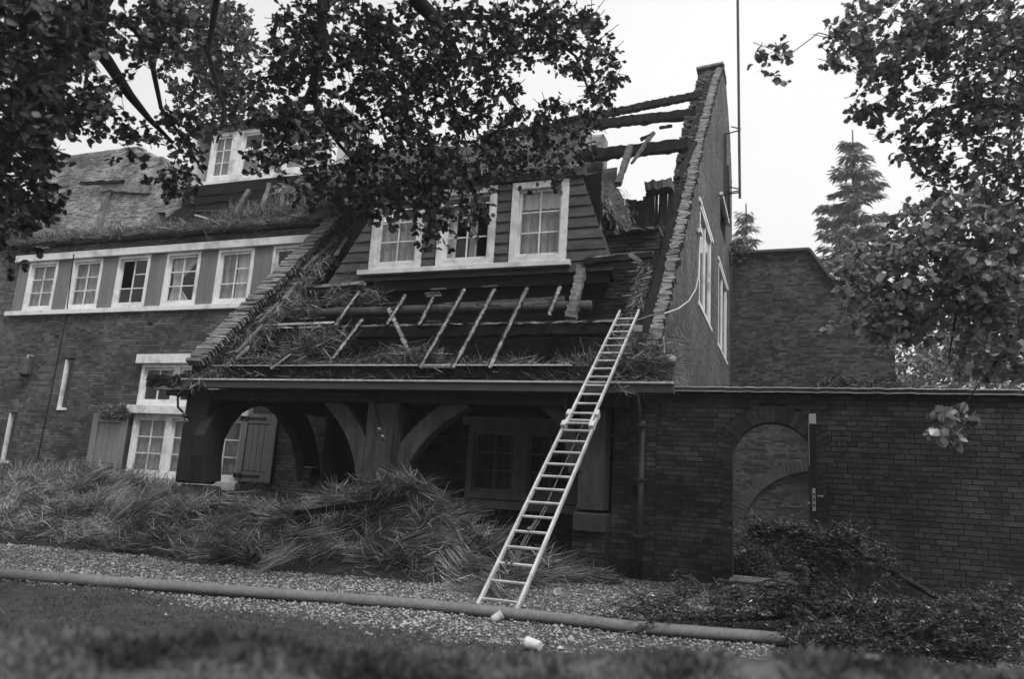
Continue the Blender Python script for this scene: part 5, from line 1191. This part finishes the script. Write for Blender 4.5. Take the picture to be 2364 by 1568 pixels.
yell = [(1775, 1224, 50, 20, 6.0, 6.3, 3), (1860, 1228, 60, 18, 6, 6.3, 3), (1950, 1245, 50, 20, 6, 6.3, 3), (1900, 1280, 60, 34, 5.9, 6.4, 2.2), (2000, 1290, 50, 30, 5.9, 6.3, 2), (2050, 1275, 28, 30, 6, 6.3, .8), (2070, 1335, 40, 30, 6, 6.4, .9),
 (1830, 1330, 60, 40, 5.8, 6.5, 1.1), (1520, 1385, 70, 22, 5.9, 6.3, 1.2), (1650, 1365, 90, 26, 5.9, 6.4, 1.2), (1600, 1430, 130, 26, 5.6, 6.2, 1.1), (1440, 1440, 55, 22, 5.7, 6.1, 1.2), (1760, 1400, 90, 45, 5.6, 6.4, 1.3), (1900, 1400, 110, 60, 5.6, 6.4, 1.5), (2050, 1430, 120, 60, 5.3, 6.2, 1.5),
 (2180, 1460, 120, 60, 5.2, 6.2, 1.5), (2310, 1420, 90, 60, 5.2, 6.4, 1.3), (2250, 1400, 80, 40, 5.6, 6.4, 1.2), (1905, 1480, 95, 50, 5.0, 5.9, 1.3), (2000, 1500, 140, 45, 4.9, 5.8, 1.3), (2300, 1500, 100, 45, 4.9, 5.8, 1.4), (1500, 1470, 50, 14, 5.4, 5.7, .6)]
Ps, Ds, Ns, Ss = [], [], [], []; tw = MB()
for (cx_, cy_, rx, ry, d0, d1, dens) in yell:
    for _ in range(int(26*dens*rx*ry/1000)):
        a = random.uniform(0, 6.283); r_ = random.random()**.5; c = np.array(PD(cx_+rx*r_*math.cos(a), cy_+ry*r_*math.sin(a), random.uniform(d0, d1)))
        if c[2] < .12: c[2] = .12+random.random()*.12
        td = norm(np.array([random.gauss(-.75, .7), random.gauss(-.2, .6), random.gauss(.15, .45)])); ln = random.uniform(.08, .24); nl = int(130*ln)
        t = np.linspace(0, 1, nl); sd_ = norm(np.cross(td, np.array([0, 0, 1.])))*np.where(np.arange(nl) % 2, 1, -1)[:, None]
        drop = np.stack([0*t, 0*t, -.25*ln*t*t], -1)
        Ps.append(c+td*t[:, None]*ln+drop); Ds.append(td*.8+sd_+rng.normal(0, .22, (nl, 3))); Ns.append(rng.normal(0, .35, (nl, 3))+(0, 0, 1)); Ss.append(rng.uniform(.032, .055, nl)*(1.15-.5*t))
        tw.tube([c-td*.05, c+td*ln*.5, c+td*ln+drop[-1]], [.003, .002, .001], 3, cap=False)
leaves('foliage', np.concatenate(Ps), np.concatenate(Ds), np.concatenate(Ns), np.concatenate(Ss), MT['needle'], yw, (NV*np.array([1.5, 1, 1]), NF))
tw.build('twigs', MT['bark'], yw, fix=False, kind='stuff')

# woodland added unseen behind the photographer, darkening reflections and low sky light
n = 5200; a_ = rng.uniform(math.pi*1.02, math.pi*1.98, n); r_ = rng.uniform(11, 19, n)
P = np.stack([r_*np.cos(a_)*1.3, r_*np.sin(a_), rng.uniform(0, 6.5, n)], -1)
leaves('woodland', P, rng.normal(size=(n, 3)), rng.normal(size=(n, 3)), rng.uniform(.7, 1.5, n), MT['leaf'], proto=(SV*np.array([1.6, 1, 1]), SF), kind='stuff', label='woodland added behind the photographer, out of view')

# wet, smoky air: one closed box round the whole scene
hz = MB(); hz.box((-115, -115, -1.2), (115, 115, 27)); hm = bpy.data.materials.new('haze'); hm.use_nodes = True; hm.node_tree.nodes.clear()
ho = hm.node_tree.nodes.new('ShaderNodeOutputMaterial'); hv = hm.node_tree.nodes.new('ShaderNodeVolumePrincipled')
hv.inputs['Density'].default_value = .0017; hv.inputs['Color'].default_value = (.95, .95, .95, 1); hv.inputs['Anisotropy'].default_value = .2
hm.node_tree.links.new(hv.outputs[0], ho.inputs['Volume']); MT['haze'] = hm
hz.build('haze', hm, kind='stuff')
